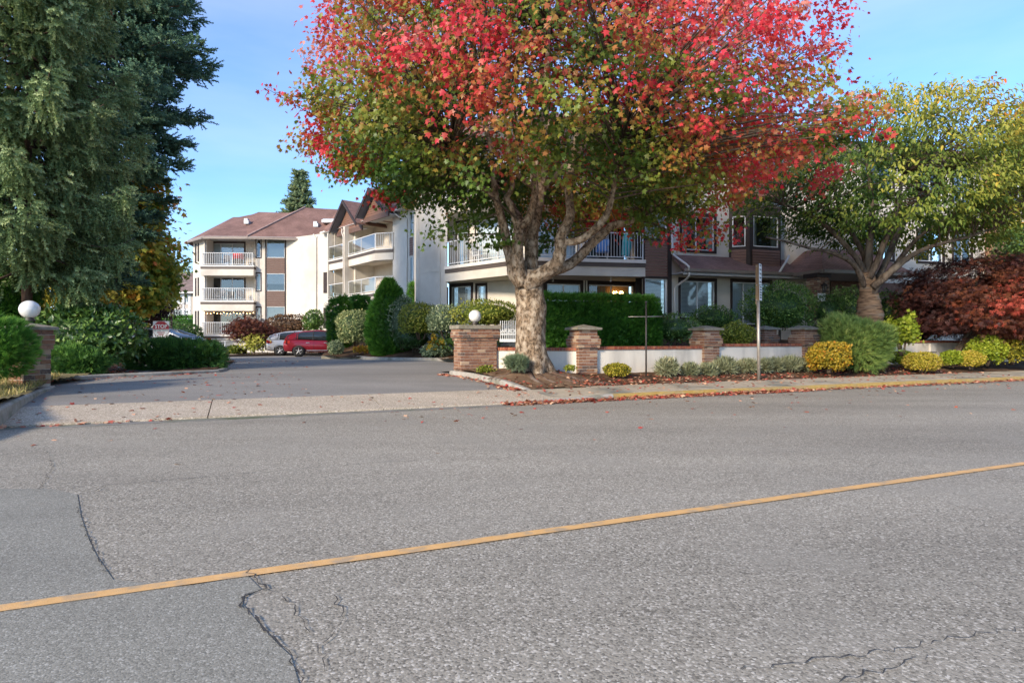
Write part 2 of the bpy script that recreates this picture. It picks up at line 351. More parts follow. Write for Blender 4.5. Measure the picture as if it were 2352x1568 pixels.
# smoother asphalt patch on the left, with its broken edge, and the cracks
def gpoly(pts, z=0.): return [G(x, y, z) for x, y in pts]
edge = [(-60, 1108), (10, 1122), (120, 1122), (178, 1135), (186, 1185), (205, 1240), (222, 1275), (260, 1330), (420, 1346), (570, 1322), (600, 1352), (560, 1368), (557, 1385), (590, 1425), (640, 1480), (668, 1505), (690, 1580), (690, 1700)]
mb = MB(); pts = gpoly(edge + [(-900, 2400), (-900, 1140)], .004); mb.add(pts, [tuple(range(len(pts)))[::-1]])
pa = mb.build('asphalt_patch', M['asphalt_patch'], road, kind='structure')
def crack(pts, w, seed, z=.0105, par=None):
    rg = random.Random(seed); P3 = [G(x, y, z) for x, y in pts]; q = []
    for a, b in zip(P3, P3[1:]):
        m = max(2, int((b - a).length / .035))
        for i in range(m): q.append(lerp(a, b, i / m) + Vector((rg.uniform(-.016, .016), rg.uniform(-.02, .02), 0)))
    q.append(P3[-1]); L = []; Rr = []
    for i, p in enumerate(q):
        t = (q[min(i + 1, len(q) - 1)] - q[max(i - 1, 0)]).normalized(); nn = Vector((-t.y, t.x, 0)); ww = w * rg.uniform(.05, 1) * (.4 + .6 * math.sin(math.pi * min(1, i / (len(q) - 1)) ** .8))
        L.append(p + nn * ww); Rr.append(p - nn * ww)
    mb = MB(); k = len(q); mb.add(L + Rr, [(i, i + 1, k + i + 1, k + i) for i in range(k - 1)]); mb.build('crack', M['crack'], par or road)
crack([(178, 1135), (186, 1185), (205, 1240), (222, 1275), (258, 1325)], .006, 1)
crack([(568, 1305), (580, 1318), (606, 1350), (575, 1360), (556, 1372), (560, 1392), (590, 1430), (640, 1480), (668, 1505), (690, 1570)], .009, 2)
crack([(606, 1350), (630, 1360)], .008, 3)
crack([(655, 1365), (680, 1400), (690, 1425), (712, 1450)], .005, 4)
crack([(760, 1365), (785, 1400), (790, 1430), (760, 1455), (735, 1475), (745, 1540)], .005, 5)
crack([(0, 1126), (90, 1122), (135, 1118), (250, 1112), (420, 1098), (640, 1080), (900, 1058), (1180, 1052)], .006, 6)
crack([(110, 1035), (120, 1070), (105, 1100), (90, 1122)], .006, 7)
crack([(178, 1135), (220, 1125), (250, 1112)], .006, 8)
crack([(1700, 1535), (1850, 1515), (1990, 1500), (2120, 1475), (2230, 1455), (2352, 1440)], .005, 9)
crack([(1900, 1568), (1960, 1550), (2060, 1528), (2130, 1502)], .006, 10)
# side pavement: apron in front of the driveway, raised pavement and kerb beyond it
uk = uv(G(1410, 916, 0.))[0]; uk0 = uv(G(1235, 930, 0))[0]
pav = empty('pavement', UV(uk, V0)); pav['kind'] = 'structure'
def slab(u0, u1, v0, v1, zf, mat, name='paving_slab', th=.25, g=.008):
    q = [UV(u0 + g, v0 + g * .5), UV(u1 - g, v0 + g * .5), UV(u1 - g, v1 - g * .5), UV(u0 + g, v1 - g * .5)]
    top = [Vector((p.x, p.y, zf(p.x, p.y))) for p in q]
    mb = MB(); mb.prism([p - Vector((0, 0, th)) for p in top], (0, 0, th)); return mb.build(name, mat, pav)
apz = lambda x, y: interp(uv((x, y))[1], [V0, V1], [.018, .15])
u_j = [uv(G(470, 965, .06))[0], uv(G(1195, 915, .06))[0]]
cuts = [-60, -52, -44, -36, -30, -24, -18, u_j[0] - 5.6, u_j[0], lerp(u_j[0], u_j[1], .5), u_j[1], uk]
cuts = sorted(c for c in cuts)
for a, b in zip(cuts, cuts[1:]):
    if b < uk0 + .2 or b <= u_j[1] + .01: slab(a, b, V0 + .03, V1, apz, M['aggregate'])
    else:                                                        # the wing where the apron climbs to kerb height
        wz = lambda x, y: max(apz(x, y), lerp(apz(x, y), interp(uv((x, y))[1], [V0, V1], [.105, .15]), min(1, max(0, (uv((x, y))[0] - uk0) / (uk - uk0)))))
        for i in range(3): slab(lerp(a, b, i / 3), lerp(a, b, (i + 1) / 3), V0 + .17, V1, wz, M['concrete' if i else 'aggregate'], g=.004)
pz = lambda x, y: interp(uv((x, y))[1], [V0, V1], [.105, .15])
u = uk
while u < 75: slab(u, u + 1.52, V0 + .165, V1, pz, M['concrete']); u += 1.52
kerb = empty('kerb', UV(uk, V0)); kerb['kind'] = 'structure'
def kerbstone(u0, u1, h0, h1, mat):
    g = .006; vs = []
    for uu, h in ((u0 + g, h0), (u1 - g, h1)):
        vs += [UV(uu, V0, -.1), UV(uu, V0 + .16, -.1), UV(uu, V0 + .16, h), UV(uu, V0 + .045, h + .002), UV(uu, V0 + .015, h - .022)]
    mb = MB(); mb.add(vs, [(0, 1, 2, 3, 4), (9, 8, 7, 6, 5)] + [(i, (i + 1) % 5 + 0, (i + 1) % 5 + 5, i + 5)[::-1] for i in range(5)])
    mb.build('kerb_stone', mat, kerb)
for i in range(2): kerbstone(lerp(uk0, uk, i / 2), lerp(uk0, uk, (i + 1) / 2), lerp(.02, .1, i / 2), lerp(.02, .1, (i + 1) / 2), M['kerb'])
u = uk
while u < 75: kerbstone(u, u + 2.4, .1, .1, M['kerb_yellow']); u += 2.4
# driveway asphalt
gridmesh('driveway', [UV(-62, V1), UV(5.62, V1), UV(5.2, 17.2), UV(-62, 17.2)], 30, 16, lambda x, y: drive_z(x, y), M['asphalt_drive'])
gridmesh('driveway', [UV(-62, 17.2), UV(8, 17.2), UV(24, 75), UV(-62, 75)], 30, 40, lambda x, y: drive_z(x, y), M['asphalt_drive'])
# swept kerbs along a polyline of world points (z = top)
def sweep_kerb(name, pts, w=.15, h=.3, seg=1.3, mat=None, parent=None):
    root = parent or empty(name, pts[0]); root['kind'] = 'structure'
    mat = mat or M['kerb']; pts = [Vector(p) for p in pts]; L = [0]
    for a, b in zip(pts, pts[1:]): L.append(L[-1] + (b - a).length)
    def at(l):
        l = min(max(l, 0), L[-1])
        for i in range(len(pts) - 1):
            if l <= L[i + 1] + 1e-9: return lerp(pts[i], pts[i + 1], (l - L[i]) / max(1e-6, L[i + 1] - L[i]))
        return pts[-1]
    n = max(1, round(L[-1] / seg))
    for k in range(n):
        l0, l1 = L[-1] * k / n + .006, L[-1] * (k + 1) / n - .006; m = 4; vs = []; fs = []
        for i in range(m + 1):
            l = lerp(l0, l1, i / m); p = at(l); t = (at(l + .08) - at(l - .08)); t.z = 0; t.normalize(); nn = Vector((-t.y, t.x, 0))
            for o, z in ((-w / 2 - .01, -h), (-w / 2, -.03), (-w / 2 + .03, 0), (w / 2 - .03, 0), (w / 2, -.03), (w / 2 + .01, -h)):
                vs.append(p + nn * o + Vector((0, 0, z)))
        for i in range(m):
            for j in range(6):
                a = i * 6 + j; b = i * 6 + (j + 1) % 6; fs.append((a, b, b + 6, a + 6)[::-1])
        fs += [tuple(range(6)), tuple(range(m * 6, m * 6 + 6))[::-1]]
        mb = MB(); mb.add(vs, fs); mb.build('kerb_stone', mat, root)
    return root
KR = [(-1.62, 16.6, .39), (-1.57, 16.35, .40), (-1.0, 15.75, .37), (-.46, 14.7, .33), (-.08, 13.95, .28), (.18, 13.55, .21), (.36, 13.3, .155)]
sweep_kerb('driveway_kerb', KR, w=.17)
KL = [G(-120, 985, .2), G(-30, 945, .26), G(30, 916, .29), G(70, 899, .3), G(116, 885, .3)]
sweep_kerb('driveway_kerb', KL, w=.17)
KI = [G(88, 872, .38), G(104, 866, .38), G(235, 859, .385), G(370, 853.5, .39), G(500, 848.5, .38), G(520, 844, .36)]
sweep_kerb('island_kerb', KI, w=.17)
KM = [G(738, 817.5, .36), G(775, 815.5, .40), G(835, 817.5, .42), G(842, 819, .42), G(930, 821, .45), G(1036, 821.5, .47), G(1110, 823, .48)]
KMF = Face(KM[0], KM[-1])
sweep_kerb('bed_kerb', KM, w=.17, seg=2.2)
KP = [G(455, 817, .2), G(520, 813, .24), G(620, 811, .25), G(690, 810, .25)]
sweep_kerb('planter_kerb', KP, w=.17, seg=2)
# planting beds
TREE = Vector((.53, 15.2, .35))
def bed_z(x, y):
    v = uv((x, y))[1]; z = interp(v, [V1, V1 + .25, 13.9, 15], [.135, .17, .33, .42])
    r = math.hypot(x - TREE.x, y - TREE.y); z += .13 * math.exp(-(r / .9) ** 2)
    return z + .02 * math.sin(x * 3.1 + y * 2.2) * math.sin(x * 1.3 - y * 2.9) * min(1, (v - V1) / .4)
u0 = uv((.2, 13.3))[0]
gridmesh('planting_bed', [UV(u0, V1), UV(75, V1), UV(75, 14.6), UV(u0, 14.6)], 260, 14, bed_z, M['soil'], jit=.012)
gridmesh('root_mound', [(.34, 13.34), (2.8, 14.35), (1.5, 16.7), (-1.6, 16.5)], 44, 44, lambda x, y: bed_z(x, y) + .02 + .05 * math.exp(-(math.hypot(x - TREE.x, y - TREE.y) / 1.1) ** 4) - .035 * max(0, (uv((x, y))[0] - u0 - 1.4)), M['root_soil'], jit=.012)
def upper_z(x, y): return lerp(.45, interp(uv((x, y))[1], [14, 16, 20, 24], [.88, .95, 1.2, 1.5]), min(1, max(0, (x + .2) / 1.2)))
gridmesh('garden_ground', [UV(uv((-.3, 17.2))[0] + .2, 14.6), UV(75, 14.25), UV(75, 26), UV(10.2, 26)], 60, 20, upper_z, M['soil'], jit=.02)
def mid_z(x, y):
    o = -(Vector((x, y, 0)) - KMF.a).dot(KMF.n); return interp(o, [0, .3, 3, 7], [.38, .47, .95, 1.5]) + .04 * math.sin(x * 1.7 + y)
gridmesh('shrub_bed', [KM[0], KM[-1], (3, 33), (-8.6, 41)], 40, 30, mid_z, M['soil'], jit=.03)
gridmesh('garden_ground', [(-3.0, 24.5), (1.2, 17.5), (3, 30), (-3.2, 30.4)], 16, 16, lambda x, y: interp(y, [17, 25, 31], [.5, .46, .2]), M['soil'], jit=.03)
def isl_z(x, y): return .36 + .05 * math.sin(x * 1.3 + y * .7)
gridmesh('island_bed', [KI[1] + Vector((0, .1, 0)), KI[4] + Vector((-.1, .1, 0)), (-11.5, 25.5), (-19, 22)], 30, 20, isl_z, M['soil'], jit=.02)
def lawn_z(x, y): return interp(math.hypot(x + 9, y - 10), [0, 1.2, 3, 12], [.27, .33, .42, .5])
gridmesh('lawn', [KL[1], KL[4] + Vector((-.05, .05, 0)), (-9.9, 14.4), (-22, 12)], 20, 20, lawn_z, M['lawn_soil'], jit=.02)
gridmesh('planter_bed', [KP[0], KP[3] + Vector((6, 1, 0)), (-12, 47), (-24, 46)], 20, 8, lambda x, y: .2, M['soil'], jit=.02)

# ================================================================== brick pillars and garden walls
BR = {}
def brick_mesh(sz, mat):
    k = tuple(round(q, 3) for q in sz) + (mat.name,)
    if k not in BR:
        x, y, z = [q / 2 for q in sz]; b = .004; mb = MB(); vs = []
        for zz, i in ((-z, b), (-z + b, 0), (z - b, 0), (z, b)):
            vs += [(-x + i, -y + i, zz), (x - i, -y + i, zz), (x - i, y - i, zz), (-x + i, y - i, zz)]
        fs = [(3, 2, 1, 0), (12, 13, 14, 15)]
        for r in range(3):
            for q in range(4): fs.append((r * 4 + q, r * 4 + (q + 1) % 4, r * 4 + 4 + (q + 1) % 4, r * 4 + 4 + q))
        mb.add(vs, fs); me = mb.mesh('brick'); me.materials.append(mat); BR[k] = me
    return BR[k]
def put_brick(sz, mat, loc, rz, parent, name='brick', rng=random):
    me = brick_mesh(sz, mat); o = bpy.data.objects.new(name, me); COL.objects.link(o)
    o.location = loc; o.rotation_euler = (0, 0, rz + rng.uniform(-.006, .006)); o.parent = parent; o.matrix_parent_inverse = mat_inv(parent); return o
def pillar(name, fl, w, s, z0, ztop, rot, label, cap='hip', ch=.079, corb=(0, 0, .035, .07, .07, .05), group='brick pillars of the garden wall', zsee=None):
    """fl = front-left corner; w along the front, s to the back; z0 ground, ztop underside of cap; corb = growth of the top courses"""
    rng = random.Random(int(abs(fl[0]) * 1000) + 7)
    t = Vector((math.cos(rot), math.sin(rot), 0)); bk = Vector((-t.y, t.x, 0)); fl = Vector((fl[0], fl[1], 0)); c = fl + t * w / 2 + bk * s / 2
    root = empty(name, (c.x, c.y, z0), label, 'pillar', group)
    nco = int(round((ztop - z0) / ch)) + 1; bd = .1; mo = .011
    mb = MB(); mb.box((c.x, c.y, (z0 - .15 + ztop) / 2), (w - .02, s - .02, ztop - z0 + .15), rot); mb.build('mortar_core', M['mortar'], root)
    for i in range(nco):
        z = ztop - (i + .5) * ch; g = corb[i] if i < len(corb) else 0
        W_, S_ = w + 2 * g, s + 2 * g
        if g: 
            mb = MB(); mb.box((c.x, c.y, z), (W_ - .02, S_ - .02, ch), rot); mb.build('mortar_core', M['mortar'], root)
        for side in range(4):
            Ls = W_ if side % 2 == 0 else S_ ; dd = (S_ if side % 2 == 0 else W_)
            ax = [t, bk, -t, -bk][side]; nn = [-bk, t, bk, -t][side]
            L_ = Ls - bd if (i + side) % 2 else Ls - bd      # corner bond: each side loses one end
            st = -Ls / 2 + (0 if (i % 2) else bd); nb = max(2, round(L_ / .215)); bl = L_ / nb
            off = 0
            for k in range(nb):
                m_ = c + ax * (st + (k + .5) * bl) + nn * (dd / 2 - bd / 2 + rng.uniform(-.003, .003))
                put_brick((bl - mo, bd, ch - mo), M['brick'], (m_.x, m_.y, z), math.atan2(ax.y, ax.x), root, rng=rng)
    g = .085 if corb[0] == 0 and max(corb) else .06
    cw, cs = w + 2 * .09, s + 2 * .09
    mb = MB(); th = .055
    def cor(a, b, z): return c + t * a * cw / 2 + bk * b * cs / 2 + Vector((0, 0, z))
    bot = [cor(-1, -1, ztop), cor(1, -1, ztop), cor(1, 1, ztop), cor(-1, 1, ztop)]
    if cap == 'hip':
        top = [p + Vector((0, 0, th)) for p in bot]; ap = c + Vector((0, 0, ztop + th + .09))
        mb.add(bot + top + [ap], [(3, 2, 1, 0)] + [(i, (i + 1) % 4, 4 + (i + 1) % 4, 4 + i) for i in range(4)] + [(4 + i, 4 + (i + 1) % 4, 8) for i in range(4)])
    else: mb.prism(bot, (0, 0, .1))
    mb.build('cap', M['cap'], root)
    return root, c
def globe_lamp(c, z, r, label):
    root = empty('globe_lamp', (c.x, c.y, z), label, 'lamp', 'globe lamps on posts')
    mb = MB(); mb.lathe([(.0, 0), (r * .55, 0), (r * .55, .02), (r * .42, .05), (r * .42, .075), (0, .08)], 16, (c.x, c.y, z)); mb.build('base', M['dark_metal'], root, True)
    ico(r, (c.x, c.y, z + .06 + r * .95), 24, 16).build('globe', M['globe'], root, True)
fz = Vector((-1.345, 16.1))
pc = .0
p1, c1 = pillar('brick_pillar', fz, 1.02, .63, .33, 1.25 + (HY - 755) / FPX * 16.2, TH, 'wide brick pillar with flat concrete cap and white globe lamp beside maple trunk', cap='flat', corb=(.055, .075, .075, .03))
globe_lamp(P(1091, 743, 16.5), 1.25 + (HY - 744) / FPX * 16.2 - .0, .168, 'white globe lamp on the wide flat-capped brick pillar')
WV = 13.86
def wp(px, py0, py1, label, v=WV, w=.56, s=.52, z0=None):
    a = Pv(px, v); zt = H + (HY - py1) / FPX * a.y; zb = H - (py0 - HY) / FPX * a.y
    return pillar('brick_pillar', a, w, s, zb if z0 is None else z0, zt, TH, label)
p2, c2 = wp(1330, 853, 757, 'brick pillar with pointed cap just right of the maple trunk')
p3, c3 = wp(1618, 856, 758, 'brick pillar with pointed cap between the two white wall panels')
p4, c4 = wp(1848, 850, 757, 'brick pillar with pointed cap beside the mugo pine')
p5, c5 = wp(1756, 800, 757, 'brick pillar with pointed cap standing back behind the wooden post', v=15.3, z0=.75)
p6, c6 = wp(2010, 800, 752, 'brick pillar half hidden behind the cherry trunk', v=15.6, z0=.75)
PLc = P(68, 800, 12.1); PLr = R(-22)
pl_fl = Vector((PLc.x, PLc.y, 0)) - Vector((math.cos(PLr), math.sin(PLr), 0)) * .25 - Vector((-math.sin(PLr), math.cos(PLr), 0)) * .25
p7, c7 = pillar('brick_pillar', pl_fl, .5, .5, .42, H + (HY - 757) / FPX * 12.0, PLr, 'brick pillar with hipped cap and globe lamp at left of driveway', ch=.098, corb=(.03, .05, .05, .03), group='brick pillars of the garden wall')
globe_lamp(c7, H + (HY - 737) / FPX * 12.1, .178, 'white globe lamp on the pillar at the left edge')
def garden_wall(a, b, z0, z1, label, th=.2, mat=None):
    f = Face(a, b); root = empty('garden_wall', (f.a.x, f.a.y, z0), label, 'wall', 'low white garden walls')
    mb = MB(); f.box(mb, 0, f.L, -th, 0, z0 - .3, z1 - .095); mb.build('stucco_panel', mat or M['stucco_white'], root)
    rng = random.Random(int(f.a.x * 100)); rz = math.atan2(f.t.y, f.t.x)
    n = int(f.L / .073); q = f.L / n
    mb = MB(); f.box(mb, 0, f.L, -th - .02, .02, z1 - .095, z1 - .006); mb.build('mortar_bed', M['mortar'], root)
    for i in range(n):
        p = f.pt((i + .5) * q, -th / 2 + rng.uniform(-.004, .004), z1 - .042)
        put_brick((q - .009, th + .075, .085), M['brick_red'], p, rz, root, rng=rng)
    return root
s = .14
garden_wall(c1 + Vector((CT * .5, ST * .5, 0)) + Vector((.0, -.15, 0)), UV(*[uv(c2)[0] - .27, uv(c2)[1] - .12]), .35, H - 20 / FPX * 16.2, 'short white garden wall with red brick coping behind the maple trunk')
garden_wall(UV(uv(c2)[0] + .27, WV + .1), UV(uv(c3)[0] - .27, WV + .1), .3, H - 17 / FPX * 17, 'long white garden wall with red brick coping behind the dark pole')
garden_wall(UV(uv(c3)[0] + .27, WV + .1), UV(uv(c4)[0] - .27, WV + .1), .3, H - 11 / FPX * 18.5, 'white garden wall with red brick coping behind the lavender row')
garden_wall(Pv(2046, 14.4), Pv(2560, 14.4), .5, 1.19, 'white garden wall behind the purple maple trunks at right')
gi = tag(MB().obox(Pv(2138, 14.34, .78), UV(.33, 0), UV(0, .06), (0, 0, .3)).build('utility_box', M['cream']), 'small pale utility box on the white wall by purple maple', 'utility box')
# ================================================================== buildings
F1, F2, F3, EAVE = 1.6, 4.5, 7.5, 10.0
def wall(face, z0, z1, holes, mat, parent, name='wall', s0=0., s1=None, dep=.22):
    s1 = face.L if s1 is None else s1; mb = MB()
    xs = sorted({s0, s1, *[min(max(h[0], s0), s1) for h in holes], *[min(max(h[1], s0), s1) for h in holes]})
    zs = sorted({z0, z1, *[min(max(h[2], z0), z1) for h in holes], *[min(max(h[3], z0), z1) for h in holes]})
    for a, b in zip(xs, xs[1:]):
        for c, d in zip(zs, zs[1:]):
            m, q = (a + b) / 2, (c + d) / 2
            if any(h[0] < m < h[1] and h[2] < q < h[3] for h in holes): continue
            mb.add([face.pt(a, 0, c), face.pt(b, 0, c), face.pt(b, 0, d), face.pt(a, 0, d)], [(0, 1, 2, 3)])
    for h in holes:
        a, b, c, d = h[:4]; dp = h[4] if len(h) > 4 else dep
        for (p, q) in (((a, c), (a, d)), ((b, d), (b, c)), ((a, d), (b, d)), ((b, c), (a, c))):
            mb.add([face.pt(p[0], 0, p[1]), face.pt(q[0], 0, q[1]), face.pt(q[0], -dp, q[1]), face.pt(p[0], -dp, p[1])], [(3, 2, 1, 0)])
    return mb.build(name, mat, parent)
def window(face, rect, parent, kind='dark', vm=(.5,), trim=.09, top=None, fw=.045, name='window', hm=()):
    s0, s1, z0, z1 = rect; t = trim; mb = MB()
    tp = t * 1.3 if top is None else top
    if t:
        face.box(mb, s0 - t, s0, -.02, .035, z0 - t, z1 + tp); face.box(mb, s1, s1 + t, -.02, .035, z0 - t, z1 + tp)
        face.box(mb, s0, s1, -.02, .033, z1, z1 + tp); face.box(mb, s0, s1, -.02, .04, z0 - t, z0)
    else: face.box(mb, s0, s1, -.03, .01, z0 - .02, z0)
    w = mb.build(name, M['trim'], parent)
    mb = MB(); o0, o1 = -.075, -.02
    face.box(mb, s0, s0 + fw, o0, o1, z0, z1); face.box(mb, s1 - fw, s1, o0, o1, z0, z1)
    face.box(mb, s0 + fw, s1 - fw, o0, o1, z1 - fw, z1); face.box(mb, s0 + fw, s1 - fw, o0, o1, z0, z0 + fw)
    for v in vm:
        q = lerp(s0, s1, v); face.box(mb, q - fw * .55, q + fw * .55, o0 + .01, o1 - .005, z0 + fw, z1 - fw)
    for v in hm:
        q = lerp(z0, z1, v); face.box(mb, s0 + fw, s1 - fw, o0 + .012, o1 - .007, q - fw * .5, q + fw * .5)
    mb.build('frame', M['frame'], w)
    ed = [0, *vm, 1]
    for a, b in zip(ed, ed[1:]):
        mb = MB(); a_, b_ = lerp(s0, s1, a) + .01, lerp(s0, s1, b) - .01
        mb.add([face.pt(a_, -.05, z0 + .01), face.pt(b_, -.05, z0 + .01), face.pt(b_, -.05, z1 - .01), face.pt(a_, -.05, z1 - .01)], [(0, 1, 2, 3)])
        mb.build('pane', M['glass'], w)
    mb = MB(); room = 'room_warm' if kind == 'warm' else 'room'
    mb.add([face.pt(s0 - .1, -.6, z0 - .1), face.pt(s1 + .1, -.6, z0 - .1), face.pt(s1 + .1, -.6, z1 + .1), face.pt(s0 - .1, -.6, z1 + .1)], [(0, 1, 2, 3)])
    mb.build('interior', M[room], w)
    mb = MB()
    if kind == 'blind' or kind == 'halfblind':
        zb = z0 if kind == 'blind' else lerp(z0, z1, .4); n = max(6, int((z1 - zb) / .055))
        for i in range(n):
            z = lerp(zb, z1, (i + .5) / n)
            mb.obox(face.pt(s0 + .03, -.13, z - .02), face.t * (s1 - s0 - .06), Vector((0, 0, .038)) + face.n * .018, -face.n * .004 + Vector((0, 0, .003)))
        mb.build('blind', M['blind'], w)
    elif kind in ('vert', 'vertbeige'):
        n = int((s1 - s0) / .09)
        for i in range(n):
            q = lerp(s0 + .03, s1 - .03, i / n); mb.obox(face.pt(q, -.14, z0 + .05), face.t * .075 + face.n * .03, -face.n * .004, Vector((0, 0, z1 - z0 - .07)))
        mb.build('blind', M['curtain' if kind == 'vert' else 'curtain_beige'], w)
    elif kind in ('green', 'curtain', 'pale'):
        face.box(mb, s0, s1, -.16, -.14, z0, z1); mb.build('blind', M[{'green': 'curtain_green', 'curtain': 'curtain', 'pale': 'blind'}[kind]], w)
    elif kind == 'side':
        face.box(mb, s0, lerp(s0, s1, .2), -.16, -.14, z0, z1); face.box(mb, lerp(s0, s1, .82), s1, -.16, -.14, z0, z1); mb.build('blind', M['curtain'], w)
    return w
def pxrect(f, x0, x1, y0, y1):
    m = (x0 + x1) / 2; return (f.sx(x0), f.sx(x1), f.zy(m, y1), f.zy(m, y0))
def siding(face, s0, s1, z0, z1, parent, mat='siding', pitch=.13, o=.0):
    n = max(1, round((z1 - z0) / pitch)); h = (z1 - z0) / n
    for i in range(n):
        z = z0 + i * h; mb = MB(); a, b = face.pt(s0, o + .004, z), face.pt(s1, o + .004, z); up = Vector((0, 0, h - .012))
        mb.add([a + face.n * .03, b + face.n * .03, b + face.n * .008 + up, a + face.n * .008 + up, a, b, b + up, a + up],
               [(0, 1, 2, 3), (4, 5, 1, 0), (3, 2, 6, 7), (4, 0, 3, 7), (1, 5, 6, 2)])
        mb.build('siding_board', M[mat], parent)
def railing(pts, z, h, parent, posts=True, single=True, sp=.115, rad=.009, glass=None, name='railing', ends=True):
    """pts: polyline (x, y); balusters are pieces of their own when single"""
    root = None; top = MB(); bal = MB(); me = None
    for i, (a, b) in enumerate(zip(pts, pts[1:])):
        f = Face(a, b)
        f.box(top, 0, f.L, -.03, .03, z + h - .045, z + h); f.box(top, 0, f.L, -.02, .02, z + .08, z + .115)
        for q in np.linspace(.03, f.L - .03, max(2, int(f.L / 1.9) + 1)): f.box(top, q - .022, q + .022, -.022, .022, z, z + h - .045)
    root = top.build(name, M['white'], parent)
    for i, (a, b) in enumerate(zip(pts, pts[1:])):
        f = Face(a, b)
        if glass and i in glass:
            mb = MB(); mb.add([f.pt(.03, 0, z + .11), f.pt(f.L - .03, 0, z + .11), f.pt(f.L - .03, 0, z + h - .05), f.pt(.03, 0, z + h - .05)], [(0, 1, 2, 3)]); mb.build('glass_panel', M['glass_rail'], root); continue
        n = int(f.L / sp)
        for k in range(1, n):
            q = f.L * k / n
            if single:
                if me is None: me = MB().box((0, 0, 0), (rad * 2, rad * 2, h - .16)).mesh('baluster'); me.materials.append(M['white'])
                o = bpy.data.objects.new('baluster', me); COL.objects.link(o); o.location = f.pt(q, 0, z + .115 + (h - .16) / 2); o.rotation_euler = (0, 0, math.atan2(f.t.y, f.t.x)); o.parent = root
            else: f.box(bal, q - rad, q + rad, -rad, rad, z + .11, z + h - .04)
    if bal.v: bal.build('balusters', M['white'], root)['kind'] = 'stuff'
    return root
def deck(outer, inner, z, parent, th=(.14, .17, .38)):
    """balcony slab: pale drip ledge, brown band, stucco fascia"""
    n = len(outer); c = sum((Vector((*p[:2], 0)) for p in outer + inner), Vector()) / (len(outer) + len(inner))
    def off(g):
        r = []
        for i, p in enumerate(outer):
            q = Vector((p[0], p[1], 0)); d = Vector()
            for a, b in ((i - 1, i), (i, i + 1)):
                if 0 <= a and b < n: d += Face(outer[a], outer[b]).n
            d = d.normalized() if d.length else d
            r.append(q + d * g)
        return r
    zt = z
    for g, h, m, nm in ((.07, th[0], 'cream', 'ledge'), (.03, th[1], 'fascia', 'band'), (0., th[2], 'stucco', 'slab')):
        pl = [p + Vector((0, 0, zt - h)) for p in off(g)] + [Vector((p[0], p[1], zt - h)) for p in inner[::-1]]
        mb = MB(); mb.prism(pl, (0, 0, h)); mb.build(nm, M[m], parent); zt -= h
def downspout(pts, parent, r=.045, mat='cream'):
    MB().tube(pts, r, 8).build('downspout', M[mat], parent, True)
def roof_poly(mb, pts, th=.12):
    pts = [Vector(p) for p in pts]; n = len(pts); dn = Vector((0, 0, -th))
    mb.add(pts + [p + dn for p in pts], [tuple(range(n)), tuple(range(n, 2 * n))[::-1]] + [(i, n + i, n + (i + 1) % n, (i + 1) % n) for i in range(n)])

# ------------------------------------------------------------------ street-front block
MA = empty('apartment_building', (2, 27, 1), 'cream stucco street-front apartment block with balconies behind the red maple', 'building')
mdir = Vector((.953, .302, 0)); m0 = Vector((5.436, 25.2, 0))
MF = Face(m0, m0 + mdir * 30)
FA = Face((-4.6, 29.3), (-2.95, 27.75))
wall(FA, .3, EAVE, [], M['stucco'], MA)
wall(Face((-7.2, 44), (-4.6, 29.3)), .3, EAVE, [], M['stucco'], MA)
mb = MB()
for px in (962, 1011): q = FA.sx(px); FA.box(mb, q - .02, q + .02, 0, .022, .8, EAVE)
for z in (4.35, 7.3): FA.box(mb, .06, FA.L, 0, .012, z, z + .025)
mb.build('control_joint', M['stucco'], MA)
downspout([FA.pt(FA.L + .05, .02, .8), FA.pt(FA.L + .05, .02, 3.6)], MA, .035, 'fascia')
q0, q1 = Vector((-2.95, 28.5, 0)), Vector((.75, 25.95, 0)); q2 = q1 + mdir * 5.0
RA, RB = Face(q0, q1), Face(q1, q2)
# ground floor recess
h1 = pxrect(RA, 1037, 1082, 658, 790); h2 = pxrect(RA, 1096, 1116, 656, 790); h1 = (h1[0], h1[1], 1.75, h1[3]); h2 = (h2[0], h2[1], 1.75, h2[3])
wall(RA, .6, F2 - .3, [h1, h2], M['stucco'], MA)
window(RA, h1, MA, 'blind', (), .12); window(RA, h2, MA, 'blind', (), .09)
h3 = pxrect(RB, 1256, 1333, 652, 800); h4 = pxrect(RB, 1352, 1455, 652, 800); h3 = (h3[0], h3[1], F1 + .1, h3[3]); h4 = (h4[0], h4[1], F1 + .1, h4[3] - .05)
wall(RB, .6, F2 - .3, [h3, (h4[0], h4[1], h4[2], h4[3])], M['trim'], MA, name='dark_wall')
window(RB, h3, MA, 'vert', (.5,), .07, name='patio_door'); wd = window(RB, h4, MA, 'warm', (.5,), .07, name='patio_door')
mb = MB(); n = 7
for i in range(n):
    q = lerp(h4[0] + .05, lerp(h4[0], h4[1], .42), i / n); mb.obox(RB.pt(q, -.16, h4[2] + .05), RB.t * .07 + RB.n * .03, -RB.n * .004, Vector((0, 0, h4[3] - h4[2] - .1)))
mb.build('blind', M['curtain_beige'], wd)
